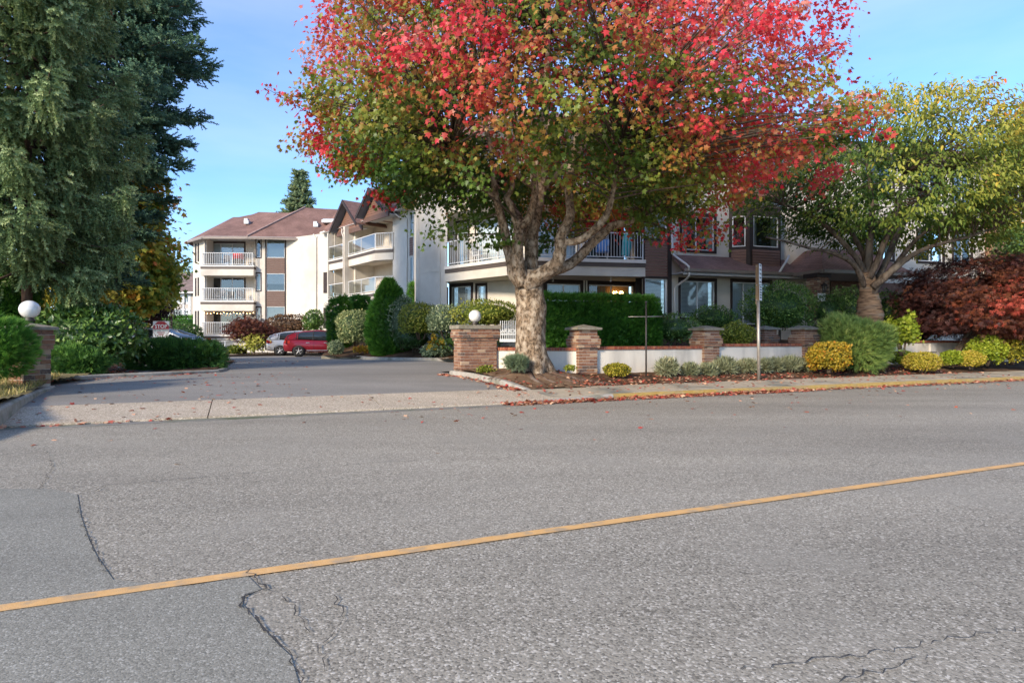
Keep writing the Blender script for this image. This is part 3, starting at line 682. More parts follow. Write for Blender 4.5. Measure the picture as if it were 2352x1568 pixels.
# chandelier seen through the right-hand door
cp = RB.pt(lerp(h4[0], h4[1], .74), -.38, h4[3] - .05)
ch = empty('chandelier', cp, 'lit brass candle chandelier behind the ground-floor patio door', 'chandelier')
mb = MB(); mb.tube([cp, cp - Vector((0, 0, .3))], .01, 6); mb.lathe([(0, -.42), (.05, -.38), (.03, -.3), (0, -.28)], 10, cp); arms = []
for k in range(6):
    a = k * math.pi / 3; e = cp + Vector((math.cos(a) * .2, math.sin(a) * .2, -.3)); mb.tube([cp - Vector((0, 0, .36)), lerp(cp - Vector((0, 0, .42)), e, .6), e], .009, 5); arms.append(e)
mb.build('frame', M['brass'], ch, True)
for e in arms: MB().lathe([(.002, 0), (.022, .02), (.026, .05), (.012, .1), (.001, .12)], 8, e).build('bulb', M['bulb_yellow'], ch, True)
# porch posts and hanging hooks
mb = MB(); b_ = RB.pt(RB.sx(1340), .02, 0)
for px in (1341, 1347): q = RB.sx(px); RB.box(mb, q - .025, q + .025, 0.0, .05, .8, 3.85)
mb.build('porch_post', M['cream'], MA)
# main balcony, second and third floor
bo = [(-3.0, 27.45), (.19, 24.2), (5.5, 25.15)]; bi = [(q0.x, q0.y), (q1.x, q1.y), (q2.x, q2.y)]
for zf, sg in ((F2, True), (F3, False)):
    deck(bo, bi, zf, MA); railing([Vector((*bo[0], 0)), Vector((*bo[1], 0)), Vector((*bo[2], 0)) - Vector((.08, .01, 0))], zf, 1.1, MA, single=sg, sp=.125)
    za, zb = zf, (F3 - .3 if zf == F2 else EAVE)
    ha = (.5, 1.15, zf + .1, zf + 2.1); hb = (1.6, 4.0, zf + .08, zf + 2.1); hc = (.35, 2.2, zf + .08, zf + 2.1); hd = (2.6, 4.7, zf + .08, zf + 2.1)
    wall(RA, za, zb, [ha, hb], M['stucco'], MA); wall(RB, za, zb, [hc, hd], M['stucco'], MA)
    window(RA, ha, MA, 'blind', (), .08); window(RA, hb, MA, 'pale', (.5,), .05, name='patio_door'); window(RB, hc, MA, 'pale', (.5,), .06, name='patio_door'); window(RB, hd, MA, 'dark', (.5,), .06, name='patio_door')
for k, px in enumerate((1190, 1403, 1270)):
    p = P(px, 640, 25.0); p.z = F2 - .69; mb = MB(); mb.tube([p, p - Vector((0, 0, .12)), p + Vector((.03, 0, -.18)), p + Vector((0, 0, -.22)), p + Vector((-.035, 0, -.17))], .012, 6)
    mb.build('hanging_hook', M['cream'], MA)
# column with siding, at the balcony's end
pr = Face((q2.x, q2.y), (m0.x, m0.y)); wall(Face((m0.x, m0.y), (q2.x, q2.y)), .6, EAVE, [], M['trim'], MA, name='return_wall'); wall(pr, .6, EAVE, [], M['trim'], MA, name='return_wall')
wc = pxrect(MF, 1481, 1531, 640, 727)
s_post0, s_post1 = MF.sx(1534), MF.sx(1541)
zz = [wc[3] + .1, F2 + 1.02]
H_ = []; z2 = lambda rect, dz: (rect[0], rect[1], rect[2] + dz, rect[3] + dz)
H_ += [(wc, 'blind', ()), ((wc[0], wc[1], F2 + .95, F2 + 2.3), 'curtain', ()), ((wc[0], wc[1], F3 + .95, F3 + 2.2), 'curtain', ())]
g1 = pxrect(MF, 1563, 1641, 646, 729); g2 = pxrect(MF, 1682, 1768, 649, 745)
u1_ = pxrect(MF, 1566, 1640, 505, 575); u1_ = (u1_[0], u1_[1], u1_[2], u1_[2] + 1.45)
H_ += [(g1, 'blind', (.5,)), (g2, 'vert', (.3,)), (u1_, 'side', (.45,)), (z2(u1_, 3), 'pale', (.45,))]
for px0, px1, k in ((1985, 2050, 'side'), (2108, 2165, 'dark'), (2190, 2230, 'pale'), (2310, 2370, 'dark')):
    r_ = (MF.sx(px0), MF.sx(px1), F2 + .55, F2 + 2.0); H_ += [(r_, k, (.5,)), (z2(r_, 3), k, (.5,))]
H_ += [((MF.sx(2050), MF.sx(2120), F1 + .5, F1 + 2.1), 'dark', (.5,)), ((MF.sx(2210), MF.sx(2300), F1 + .4, F1 + 2.1), 'dark', (.5,))]
bay = (MF.sx(1674), MF.sx(1775))
wall(MF, .8, EAVE, [h[0] for h in H_] + [(bay[0], bay[1], F2 + .3, F2 + 2.3)], M['stucco'], MA)
for i, (r_, k, vm) in enumerate(H_): window(MF, r_, MA, k, vm, .0 if i < 3 else .11)
for a, b in ((wc[3], F2 + .95), (F2 + 2.3, F3 + .95)): siding(MF, wc[0] - .02, wc[1] + .04, a + .1, b - .12, MA, 'siding', .125)
mb = MB(); MF.box(mb, s_post0 - .03, s_post1, 0, .07, .9, EAVE); MF.box(mb, wc[0] - .06, wc[0] - .02, 0, .05, .9, EAVE)
for z in (wc[3], F2 + .83, F2 + 2.3, F3 + .83): MF.box(mb, wc[0] - .02, s_post0 - .03, 0, .05, z, z + .1)
mb.build('corner_board', M['trim'], MA)
# upstairs bay with siding
B0, B1 = MF.pt(bay[0], 0, 0), MF.pt(bay[1], 0, 0); Bm = MF.pt(MF.sx(1722, .55), .55, 0); Bn = MF.pt(bay[1], .5, 0)
bay_root = MA
for dz in (0, 3):
    for fa, wr, kd in ((Face(B0, Bm), (.16, .80), 'dark'), (Face(Bm, Bn), (.12, .92), 'side')):
        r_ = (fa.L * wr[0], fa.L * wr[1], F2 + dz + .72, F2 + dz + 2.05)
        wall(fa, F2 + dz - .12, F2 + dz + 2.45, [r_], M['trim'], MA, name='bay_wall'); window(fa, r_, MA, kd, (), .0)
        siding(fa, fa.L * (wr[0] - .04), fa.L * (wr[1] + .03), F2 + dz - .1, F2 + dz + .6, MA, 'siding', .125, .01)
    wall(Face(Bn, B1), F2 + dz - .12, F2 + dz + 2.45, [], M['trim'], MA, name='bay_wall')
    mb = MB(); mb.prism([Vector((p.x, p.y, F2 + dz + 2.45)) for p in (B0, Bm, Bn, B1)], (0, 0, .08)); mb.build('bay_roof', M['fascia'], MA)
# skirt roof over the ground floor, with gutter and downspouts
zg = 4.07; sa, sb = MF.sx(1541) , MF.sx(1800)
mb = MB(); roof_poly(mb, [MF.pt(sa, .95, zg + .04), MF.pt(sb, .95, zg + .04), MF.pt(sb, .004, zg + .72), MF.pt(sa, .004, zg + .72)], .1); mb.build('skirt_roof', M['shingle'], MA)
mb = MB(); MF.box(mb, sa, sb, .95, 1.06, zg - .09, zg + .03); mb.build('roof_gutter', M['gutter_metal'], MA)
mb = MB(); MF.box(mb, sa, sb, 0.005, .95, zg - .14, zg - .1); MF.box(mb, sa, sb, .9, .95, zg - .22, zg - .1); mb.build('soffit', M['soffit'], MA)
pj = lambda px, py, o: MF.pt(MF.sx(px, o), o, MF.zy(px, py, o))
downspout([pj(1543, 520, .1), pj(1544, 582, .1), pj(1550, 588, .25), pj(1575, 606, 1.0), pj(1582, 612, 1.05), pj(1582, 620, 1.05)], MA)
downspout([pj(1583, 625, 1.03), pj(1583, 632, 1.0), pj(1578, 640, .7), pj(1556, 655, .1), pj(1550, 662, .07), pj(1550, 760, .07)], MA)
mb = MB()
for s_, z_ in ((0, 0),): MF.box(mb, MF.sx(1478), MF.sx(1534), 0.0, .12, .8, wc[2] - .0)
mb.build('brick_plinth', M['brick'], MA)
# main roof
mb = MB(); ov = .6; ridge = 13.3
e = [FA.a + Vector((-.5, -.5, 0)), Vector((-2.9, 27.0, 0)), Vector((.1, 23.5, 0)), m0 + MF.n * ov, MF.pt(30, ov, 0)]
rr_ = [Vector((-5.5, 36, ridge)), Vector((0, 32, ridge)), MF.pt(30, -6, ridge)]
E_ = [Vector((p.x, p.y, EAVE)) for p in e]
roof_poly(mb, [E_[0], E_[1], rr_[1], rr_[0]]); roof_poly(mb, [E_[1], E_[2], rr_[1]]); roof_poly(mb, [E_[2], E_[3], rr_[1]]); roof_poly(mb, [E_[3], E_[4], rr_[2], rr_[1]])
mb.build('roof', M['shingle'], MA)
mb = MB(); bk = [Vector((-8, 42, EAVE)), MF.pt(30, -12, EAVE)]
roof_poly(mb, [E_[0], rr_[0], bk[0]]); roof_poly(mb, [rr_[0], rr_[1], rr_[2], bk[1], bk[0]]); mb.build('roof', M['shingle'], MA)
mb = MB(); pl = [Vector((p.x, p.y, EAVE - .14)) for p in E_] + [Vector((p.x, p.y, EAVE - .14)) for p in bk[::-1]]; mb.prism(pl, (0, 0, .02)); mb.build('soffit', M['soffit'], MA)
# right-hand brick column, balcony at the right edge
sq = MF.sx(2262), MF.sx(2292); mb = MB(); MF.box(mb, sq[0], sq[1], 0, .4, .9, EAVE); mb.build('brick_column', M['brick'], MA)
for zf in (F2, F3):
    A_, B_ = MF.pt(sq[1], 1.3, 0), MF.pt(sq[1] + 5, 1.3, 0); deck([A_, B_], [MF.pt(sq[1], 0, 0), MF.pt(sq[1] + 5, 0, 0)], zf, MA); railing([A_, B_], zf, 1.1, MA, single=False)
# entrance canopy
CN = empty('entrance_canopy', P(1891, 700, 25), 'hipped entrance canopy with brown shingles on a brick column', 'canopy')
cz = 4.07; cl = P(1891, 619.6, 24.75); cl.z = cz
cA = Vector((11.35, 26.9, cz)); cB = cl; cC = Vector((cl.x + 5.0 * .953, cl.y + 5.0 * .302, cz)); wl = MF.pt(MF.sx(1797), .01, cz)
cD = cC + (-MF.n) * 3.6; cA = cB - MF.n * 2.6
rz_ = cz + 1.15; r0 = lerp(cA, cB, .35) + mdir * 1.5; r1 = r0 + mdir * 2.6; r0.z = r1.z = rz_; bkA = cA - MF.n * 1.2; bkA.z = cz + .1; r0b = r0 - MF.n * 2.2; r1b = r1 - MF.n * 2.2
mb = MB(); roof_poly(mb, [cA, cB, r0, r0b], .08); roof_poly(mb, [cB, cC, r1, r0], .08); roof_poly(mb, [cC, cD, r1b, r1], .08); roof_poly(mb, [r0, r1, r1b, r0b], .06); mb.build('roof', M['shingle'], CN)
mb = MB()
for a, b in ((cA, cB), (cB, cC), (cC, cD)):
    f = Face(a, b); f.box(mb, -.02, f.L + .02, .0, .1, cz - .13, cz - .0)
mb.build('roof_gutter', M['gutter_metal'], CN)
mb = MB(); mb.prism([Vector((p.x, p.y, cz - .14)) for p in (cA, cB, cC, cD)], (0, 0, .03)); mb.build('soffit', M['soffit'], CN)
downspout([pj(1812, 588, .5), pj(1806, 600, .8), pj(1790, 626, 1.0)], CN, .05, 'white')
# brick column of the canopy, in courses of single bricks
kc = P(1877, 700, 25.35); kc.z = .95; krt = math.atan2(.302, .953); rng = random.Random(5)
mb = MB(); mb.box((kc.x, kc.y, 2.45), (.56, .56, 3.0), krt); col_ = mb.build('column', M['mortar'], CN)
tt = Vector((.953, .302, 0)); nn_ = Vector((.302, -.953, 0)); zc = 2.05; chh = .082; i = 0
while zc < 3.78:
    for ax, no in ((tt, nn_), (nn_, tt), (tt, -nn_), (nn_, -tt)):
        for k in range(3):
            q = (k - 1) * .2 + (.0 if i % 2 else .03); p = Vector((kc.x, kc.y, zc)) + ax * q + no * (.25 + rng.uniform(-.003, .003)); put_brick((.19, .095, chh - .012), M['brick'], p, math.atan2(ax.y, ax.x), col_, rng=rng)
    zc += chh; i += 1
mb = MB(); mb.box((kc.x, kc.y, 3.86), (.74, .74, .17), krt); mb.build('column_head', M['trim'], CN)
ew = Face(MF.pt(MF.sx(1905), .06, 0), MF.pt(MF.sx(2110), .06, 0)); mb = MB(); ew.box(mb, 0, ew.L, 0, .03, 1.0, cz - .15); mb.build('brick_back_wall', pmat('back_brick', (.10, .055, .042), (.2, .115, .085), 9, .9, .4, 30), CN)
# lantern and house number on the column
lp = P(1893.5, 660, 24.95); lt = empty('wall_lantern', lp, 'black carriage lantern on the canopy brick column', 'lantern')
mb = MB(); mb.lathe([(.0, .2), (.03, .17), (.14, .1), (.15, .08), (.11, .07)], 6, lp); mb.lathe([(.0, -.2), (.07, -.19), (.06, -.15)], 6, lp); mb.tube([lp + Vector((0, .05, .2)), lp + Vector((0, .2, .26)), lp + Vector((0, .25, .05))], .015, 6)
for k in range(6): a = k * math.pi / 3; mb.tube([lp + Vector((.1 * math.cos(a), .1 * math.sin(a), .08)), lp + Vector((.065 * math.cos(a), .065 * math.sin(a), -.17))], .008, 4)
mb.build('frame', M['dark_metal'], lt); MB().lathe([(.095, .08), (.06, -.17)], 6, lp).build('pane', M['glass'], lt)
sp_ = P(1887, 682.5, 24.98); sg = empty('number_sign', sp_, 'white house number plate on the canopy brick column', 'sign')
mb = MB(); mb.box(sp_, (.36, .02, .32), krt * .6); mb.build('plate', M['sign_white'], sg)
me = text_mesh('33355', .14, .002); o = link('lettering', me, M['sign_green'], sg); o.location = sp_ + Vector((0, -.014, .04)); o.rotation_euler = (R(90), 0, krt * .6)

# ------------------------------------------------------------------ gabled wing
GW = empty('apartment_wing', (-10, 44, 1), 'cream stucco wing with two brown gables and stacked balconies', 'building')
WA, WC = (-14.3, 48.9), (-6.28, 39.8); WF = Face(WA, WC)
lg1 = WF.sx(768), WF.sx(806); lg2 = WF.sx(816), WF.sx(902); cw0, cw1 = WF.sx(941), WF.sx(953.5)
holes = [(lg1[0], lg1[1], z, z + 2.35, 1.6) for z in (F2 + .02, F3 + .02)] + [(lg2[0], lg2[1], z, z + 2.35, 1.6) for z in (F2 + .02, F3 + .02)]
cwin = [(cw0, cw1, z + .55, z + 2.15) for z in (F1, F2, F3)]
wall(WF, .2, EAVE, holes + cwin, M['stucco'], GW)
for c in cwin: window(WF, c, GW, 'curtain', (.5,), .0)
for z in (F2, F3): siding(WF, cw0, cw1, z - .75, z + .45, GW, 'siding', .15)
WB = WF.shift(-1.6)
for zf in (F2, F3):
    for (a, b) in (lg1, lg2):
        L_ = b - a; w0 = (a + L_ * .52, b - .05, zf + .1, zf + 2.1)
        wall(WB, zf, zf + 2.4, [w0], pmat('loggia_wall', (.56, .48, .38), (.62, .54, .44), 3, .9), GW, s0=a - .1, s1=b + .1, name='loggia_wall'); window(WB, w0, GW, 'vertbeige', (.5,), .05, name='patio_door')
        mb = MB(); WF.box(mb, a, b, -1.6, 0, zf - .05, zf + .0); mb.build('floor', M['soffit'], GW)
    o1 = [WF.pt(lg1[0] - .3, .35, 0), WF.pt(lg1[1] + .15, .35, 0)]; o2 = [WF.pt(lg2[0] - .2, .45, 0), WF.pt(WF.sx(862, .75), .75, 0), WF.pt(WF.sx(903, .05), .05, 0)]
    deck(o1, [WF.pt(lg1[0] - .3, 0, 0), WF.pt(lg1[1] + .15, 0, 0)], zf, GW, (.1, .2, .5)); deck(o2, [WF.pt(lg2[0] - .2, 0, 0), WF.pt(WF.sx(903), 0, 0)], zf, GW, (.1, .2, .5))
    railing(o1, zf, 1.07, GW, single=False, glass=(0,)); railing(o2, zf, 1.07, GW, single=False, glass=(0,), sp=.13, rad=.012)
q = WF.sx(811); mb = MB(); WF.box(mb, q - .12, q + .12, 0, .75, .5, EAVE - .3); mb.build('corner_post', M['stucco'], GW)
q = WF.sx(764.5); mb = MB(); WF.box(mb, q - .07, q + .07, 0, .45, .5, EAVE - .3); mb.build('corner_post', M['stucco'], GW)
downspout([WF.pt(WF.sx(811), .8, 2.2), WF.pt(WF.sx(811), .8, 8.9), WF.pt(WF.sx(811) - .15, .85, 9.3), WF.pt(WF.sx(811), .9, 9.5)], GW)
WL = Face(WF.pt(-1.25, 0, 0), WF.pt(-.1, 0, 0)); wl_ = [(WL.sx(753.5), WL.sx(762), z + .5, z + 2.1) for z in (F1, F2, F3)]
wall(WL, .2, EAVE, wl_, M['stucco'], GW)
for c in wl_: window(WL, c, GW, 'curtain', (), .0)
for z in (F2, F3): siding(WL, wl_[0][0], wl_[0][1], z - .75, z + .4, GW, 'siding_dark', .15)
def gable(sap, zap, sl, zl, o, back, label=None):
    w = sap - sl; sr = sap + w; ov = .55; u = (zap - zl) / w
    mb = MB(); 
    for sgn, se in ((-1, sl), (1, sr)):
        a, b = WF.pt(sap, o + ov, zap), WF.pt(se, o + ov, zl); roof_poly(mb, [a, b, WF.pt(se, -back, zl), WF.pt(sap, -back, zap)] if sgn < 0 else [b, a, WF.pt(sap, -back, zap), WF.pt(se, -back, zl)], .1)
    mb.build('gable_roof', M['shingle'], GW)
    mb = MB()
    for se in (sl, sr): mb.prism([WF.pt(sap, o + ov + .01, zap + .02), WF.pt(se, o + ov + .01, zl + .02), WF.pt(se, o + ov + .01, zl - .25), WF.pt(sap, o + ov + .01, zap - .27)], WF.n * .05)
    mb.build('barge_board', M['trim'], GW)
    mb = MB()
    for se in (sl, sr): mb.add([WF.pt(sap, o + ov, zap - .13), WF.pt(se, o + ov, zl - .13), WF.pt(se, o - .1, zl - .13), WF.pt(sap, o - .1, zap - .13)], [(0, 1, 2, 3), (3, 2, 1, 0)])
    mb.build('soffit', pmat('grey_soffit', (.36, .37, .39), (.42, .43, .45), 3, .8), GW)
    n = int((zap - .2 - zl) / .16)
    mb = MB(); mb.add([WF.pt(sl + .1, o - .02, zl - .1), WF.pt(sr - .1, o - .02, zl - .1), WF.pt(sap, o - .02, zap - .15)], [(0, 1, 2)]); g = mb.build('gable_panel', M['siding_dark'], GW)
    for i in range(n):
        z = zl - .1 + i * .16; hw = max(.05, (zap - .18 - z - .16) / u); mb = MB(); mb.prism([WF.pt(sap - hw, o, z), WF.pt(sap + hw, o, z), WF.pt(sap + hw, o, z + .145), WF.pt(sap - hw, o, z + .145)], WF.n * .03); mb.build('siding_board', M['siding'], g)
    mb = MB(); WF.box(mb, sl + .15, sr - .15, o - .05, o + .06, zl - .45, zl - .1); mb.build('gable_beam', M['siding_dark'], GW)
    mb = MB(); WF.box(mb, sl + .15, sr - .15, -.1, o - .05, zl - .3, zl - .25); mb.build('porch_ceiling', M['soffit'], GW)
gable(WF.sx(787, .9), WF.zy(787, 459, .9), WF.sx(757.5, .9), WF.zy(757.5, 530, .9), .35, 5)
gable(WF.sx(847, 1.4), WF.zy(847, 431, 1.4), WF.sx(817, 1.4), WF.zy(817, 497, 1.4), .85, 5)
mb = MB(); rdg = [WF.pt(-2, -4.5, 12.4), WF.pt(WF.L + 1, -4.5, 12.4)]
roof_poly(mb, [WF.pt(-1.5, .45, EAVE - .05), WF.pt(WF.L + 1, .45, EAVE - .05), rdg[1], rdg[0]]); roof_poly(mb, [rdg[0], rdg[1], WF.pt(WF.L + 1, -10, EAVE), WF.pt(-2, -10, EAVE)]); mb.build('roof', M['shingle'], GW)
for a, b in ((WF.sx(890), WF.L), (-1.4, -.5)): mb = MB(); WF.box(mb, a, b, .45, .56, EAVE - .2, EAVE - .08); mb.build('roof_gutter', M['cream'], GW)
mb = MB(); WF.box(mb, -1.3, WF.L, 0.01, .45, EAVE - .2, EAVE - .17); mb.build('soffit', M['soffit'], GW)
downspout([WF.pt(WF.sx(918), .5, EAVE - .2), WF.pt(WF.sx(922), .2, EAVE - .55), WF.pt(WF.sx(936), .06, EAVE - .75), WF.pt(WF.sx(936), .06, 1.5)], GW)
def ring(c, r, name, label, mat, cat, spokes=0):
    root = empty(name, c, label, cat); mb = MB(); pts = [c + WF.t * r * math.cos(a) + Vector((0, 0, r * math.sin(a))) for a in np.linspace(0, 2 * math.pi, 25)]; mb.tube(pts, r * .13, 6); mb.build('rim', mat, root)
    if spokes:
        mb = MB()
        for k in range(spokes): a = 2 * math.pi * k / spokes; mb.tube([c, c + WF.t * r * math.cos(a) + Vector((0, 0, r * math.sin(a)))], r * .05, 5)
        mb.build('spokes', mat, root)
    else: MB().prism([c - WF.n * .02 + WF.t * r * .9 * math.cos(a) + Vector((0, 0, r * .9 * math.sin(a))) for a in np.linspace(0, 2 * math.pi, 25)[:-1]], WF.n * .01).build('dial', M['curtain_beige'], root)
ring(WB.pt(WB.sx(840), .1, WB.zy(840, 619)), .29, 'wall_clock', 'round dark wall clock on the lower gabled-wing balcony', M['dark_metal'], 'clock')
ring(WB.pt(WB.sx(840), .1, WB.zy(840, 540)), .29, 'wagon_wheel', 'spoked wagon wheel on the upper gabled-wing balcony', M['dark_metal'], 'wheel', 8)

# ------------------------------------------------------------------ back wing
BK = empty('apartment_wing', (-23, 53, .2), 'far cream stucco wing with three stacked white balconies and brown hip roof', 'building')
BF = Face((-26.3, 52.2), (-19.46, 52.5)); BL = Face((-28.3, 54.1), (-26.3, 52.2)); BRr = Face((-19.46, 52.5), (-15.07, 49.8))
lgb = BF.sx(474), BF.sx(586)
hol = [(lgb[0], lgb[1], z + .02, z + 2.4, 1.4) for z in (F1, F2, F3)]
nw = [(*pxrect(BF, 589, 598.5, a, b),) for a, b in ((550, 591), (628, 667), (706, 742))]
cwn = [(*pxrect(BF, 612, 654, a, b),) for a, b in ((549, 592), (628, 668), (704, 736))]
wall(BF, .1, EAVE - .1, hol + nw + cwn, M['stucco'], BK); wall(BL, -.4, EAVE - .1, [], M['stucco'], BK); wall(BRr, .1, EAVE - .1, [], M['stucco'], BK)
for c, k in zip(nw, ('dark', 'green', 'curtain')): window(BF, c, BK, k, (), .08)
for c, k in zip(cwn, ('green', 'halfblind', 'curtain')): window(BF, c, BK, k, (), .0)
mb = MB()
for z0, z1 in ((cwn[0][3], EAVE - .1),): BF.box(mb, cwn[0][0], cwn[0][1], 0, .03, z0, z1)
for q in (cwn[0][0] - .1, cwn[0][1]): BF.box(mb, q, q + .1, 0, .05, 1.0, EAVE - .1)
mb.build('corner_board', M['trim'], BK)
for a, b in ((0, 1), (1, 2)): siding(BF, cwn[0][0], cwn[0][1], cwn[b][3] + .02, cwn[a][2] - .02, BK, 'siding_dark', .15)
BB = BF.shift(-1.4)
for i, zf in enumerate((F1, F2, F3)):
    dr = (BB.sx(479), BB.sx(561), zf + .08, zf + 2.15); wall(BB, zf, zf + 2.5, [dr], M['stucco'], BK, s0=lgb[0] - .2, s1=lgb[1] + .2, name='loggia_wall'); window(BB, dr, BK, ['dark', 'dark', 'pale'][i], (.34, .66), .12, name='patio_door')
    o = [BF.pt(lgb[0] - .25, .5, 0), BF.pt(lgb[1] + .05, .5, 0)]
    deck([BF.pt(lgb[0] - .25, 0, 0)] + o + [BF.pt(lgb[1] + .05, 0, 0)], [BF.pt(lgb[0], -1.4, 0), BF.pt(lgb[1], -1.4, 0)], zf, BK, (.12, .2, .55) if i else (.12, .2, .1))
    railing([BF.pt(lgb[0] - .22, 0, 0)] + [BF.pt(lgb[0] - .22, .45, 0), BF.pt(lgb[1], .45, 0)], zf, 1.07, BK, single=False, sp=.15, rad=.014)
mb = MB()
for px in (450, 456):
    for z in (F1, F2, F3): q = BL.sx(px); BL.box(mb, q - .15, q + .15, 0, .04, z + .5, z + 2.1)
mb.build('side_window', M['trim'], BK)
downspout([BF.pt(.03, .1, -.2), BF.pt(.0, .07, 1), BF.pt(.0, .07, EAVE - .3)], BK); downspout([BRr.pt(BRr.sx(728), .07, 1.0), BRr.pt(BRr.sx(728), .07, EAVE - .4), BRr.pt(BRr.sx(729), .4, EAVE - .15)], BK)
mb = MB(); q = BRr.sx(748)
for z in (F1, F2): BRr.box(mb, q - .22, q + .22, 0, .05, z + .5, z + 2.2)
mb.build('side_window', M['trim'], BK)
mb = MB(); BF.box(mb, -1, BF.L, -1.3, -1.25, -.4, 1.2); mb.build('garage_wall', pmat('garage_concrete', (.20, .19, .18), (.26, .25, .24), 2, .9), BK)
E0, E1 = P(425, 555, 53.9), P(466, 543, 51.2); E2 = P(568, 543.5, 51.3); E3 = P(729, 548, 52.0); E4 = P(757, 540, 49.6)
R1_, R2_, R3_, R4_, R5_, R6_ = P(535, 499, 57), P(565, 498, 57), P(594, 487, 57.5), P(664, 489, 57.9), P(701, 477, 55.7), P(776, 481, 56.3)
Hm = lerp(E2, R5_, .8)
mb = MB(); roof_poly(mb, [E0, E1, R1_], .1); roof_poly(mb, [E1, E2, R2_, R1_], .1); roof_poly(mb, [E2, Hm, R4_, R3_, R2_], .1); roof_poly(mb, [E2, E3, R6_, R5_], .1); roof_poly(mb, [E3, E4, R6_], .1)
b0, b1 = Vector((-31, 62, EAVE)), Vector((-12, 64, EAVE)); roof_poly(mb, [E0, R1_, b0], .1); roof_poly(mb, [R1_, R2_, R3_, R4_, Hm, R5_, R6_, b1, b0], .1)
mb.build('roof', M['shingle'], BK)
MB().tube([E2 + Vector((0, -.03, .06)), Hm + Vector((0, -.02, .06)), R5_ + Vector((0, 0, .06))], .07, 5).build('hip_flashing', pmat('hip_cap', (.34, .23, .19), (.4, .28, .24), 4, .9), BK)
mb = MB()
for a, b in ((E0, E1), (E1, E2), (E2, E3)):
    f = Face(a, b); 
    mb.obox(Vector(a) - Vector((0, 0, .2)), Vector(b) - Vector(a), -f.n * -.1, (0, 0, .16))
mb.build('roof_gutter', M['gutter_metal'], BK)
mb = MB(); mb.prism([Vector((p.x, p.y, EAVE - .16)) for p in (E0, E1, E2, E3, E4, Vector((-15, 54, 0)), Vector((-26, 56, 0)))], (0, 0, .03)); mb.build('soffit', M['soffit'], BK)
for px, py, d_ in ((568, 511, 54.5), (727, 518, 53.6)):
    p = P(px, py, d_); mb = MB(); mb.box(p, (.4, .5, .3)); mb.box(p + Vector((-.1, .1, .25)), (.3, .4, .2)); mb.build('roof_vent', pmat('vent_metal', (.4, .42, .45), (.5, .52, .55), 4, .5, metal=.3), BK)
p = P(758, 510, 54.0); mb = MB(); mb.box(p, (1.2, 1.0, .25)); sk_ = mb.build('skylight', M['white'], BK); mb = MB(); mb.box(p + Vector((0, -.05, .16)), (1.0, .85, .06)); mb.build('pane', pmat('skylight_glass', (.5, .55, .6), (.55, .6, .65), 2, .15), sk_)
# string lights and hanging basket on the ground-floor balcony
sl_ = empty('string_lights', BF.pt(lgb[0], .4, F2 - .9), 'string of small warm bulbs above the lowest far balcony', 'string lights')
pts = [BF.pt(lerp(lgb[0], lgb[1], i / 30), .42, F2 - .98 - .09 * abs(math.sin(i / 30 * math.pi * 5))) for i in range(31)]
MB().tube(pts, .008, 4).build('cable', M['dark_metal'], sl_)
for i in range(0, 31, 2): ico(.03, pts[i] - Vector((0, 0, .05)), 8, 6).build('bulb', M['bulb'], sl_, True)
# balcony furniture
def patio_chair(loc, rz, label, mat, s=1.0):
    root = empty('patio_chair', loc, label, 'chair', 'chairs on the balconies', rz); LOCAL.add(root.name)
    mb = MB(); mb.box((0, 0, .42), (.5, .5, .05)); mb.build('seat', mat, root)
    mb = MB(); mb.obox((-.25, .22, .44), (.5, 0, 0), (0, .04, .0), (0, .12, .55)); mb.build('backrest', mat, root)
    for x in (-.22, .22):
        for y in (-.22, .22): MB().tube([(x, y, 0), (x, y, .42)], .018, 6).build('leg', M['grey_fabric'], root)
        mb = MB(); mb.tube([(x * 1.1, -.22, .4), (x * 1.1, -.2, .62), (x * 1.1, .25, .64)], .018, 6); mb.build('armrest', M['grey_fabric'], root)
def bfp(px, o, z): q = BF.pt(BF.sx(px, o), o, z); return q
patio_chair(bfp(520, -.3, F3), .3, 'grey patio chair on the top far balcony', M['grey_fabric'])
patio_chair(bfp(505, -.3, F2), -.4, 'dark patio chair at left on the middle far balcony', M['grey_fabric'])
patio_chair(bfp(552, -.3, F2), .6, 'dark patio chair at right on the middle far balcony', M['grey_fabric'])
patio_chair(bfp(536, -.4, F1), .2, 'white patio chair on the lowest far balcony', M['white'])
patio_chair(Vector((-1.4, 27.0, F2)), .9, 'white patio chair at the left end of the near balcony', M['white'])
patio_chair(Vector((3.8, 25.7, F2)), -.3, 'blue patio chair on the near balcony', M['blue_plastic'])
gp = bfp(548, -.2, F3); gr = empty('barbecue', gp, 'red-lidded barbecue on the top far balcony', 'barbecue')
mb = MB(); mb.box(gp + Vector((0, 0, .45)), (.6, .4, .5)); mb.build('cart', M['dark_metal'], gr); mb = MB(); mb.lathe([(.05, -.38), (.3, -.37), (.3, .37), (.05, .38)], 14, gp + Vector((0, 0, .85)), axis='x'); mb.build('lid', M['red_plastic'], gr, True)
up = Vector((4.75, 25.65, F2)); um = empty('patio_umbrella', up, 'folded teal patio umbrella on the near balcony', 'umbrella')
MB().tube([up, up + Vector((.25, 0, 2.0))], .02, 6).build('pole', M['white'], um); MB().tube([up + Vector((.02, 0, .25)), up + Vector((.1, 0, .8)), up + Vector((.22, 0, 1.75)), up + Vector((.25, 0, 1.95))], [.17, .22, .09, .02], 10).build('canopy', M['teal'], um)
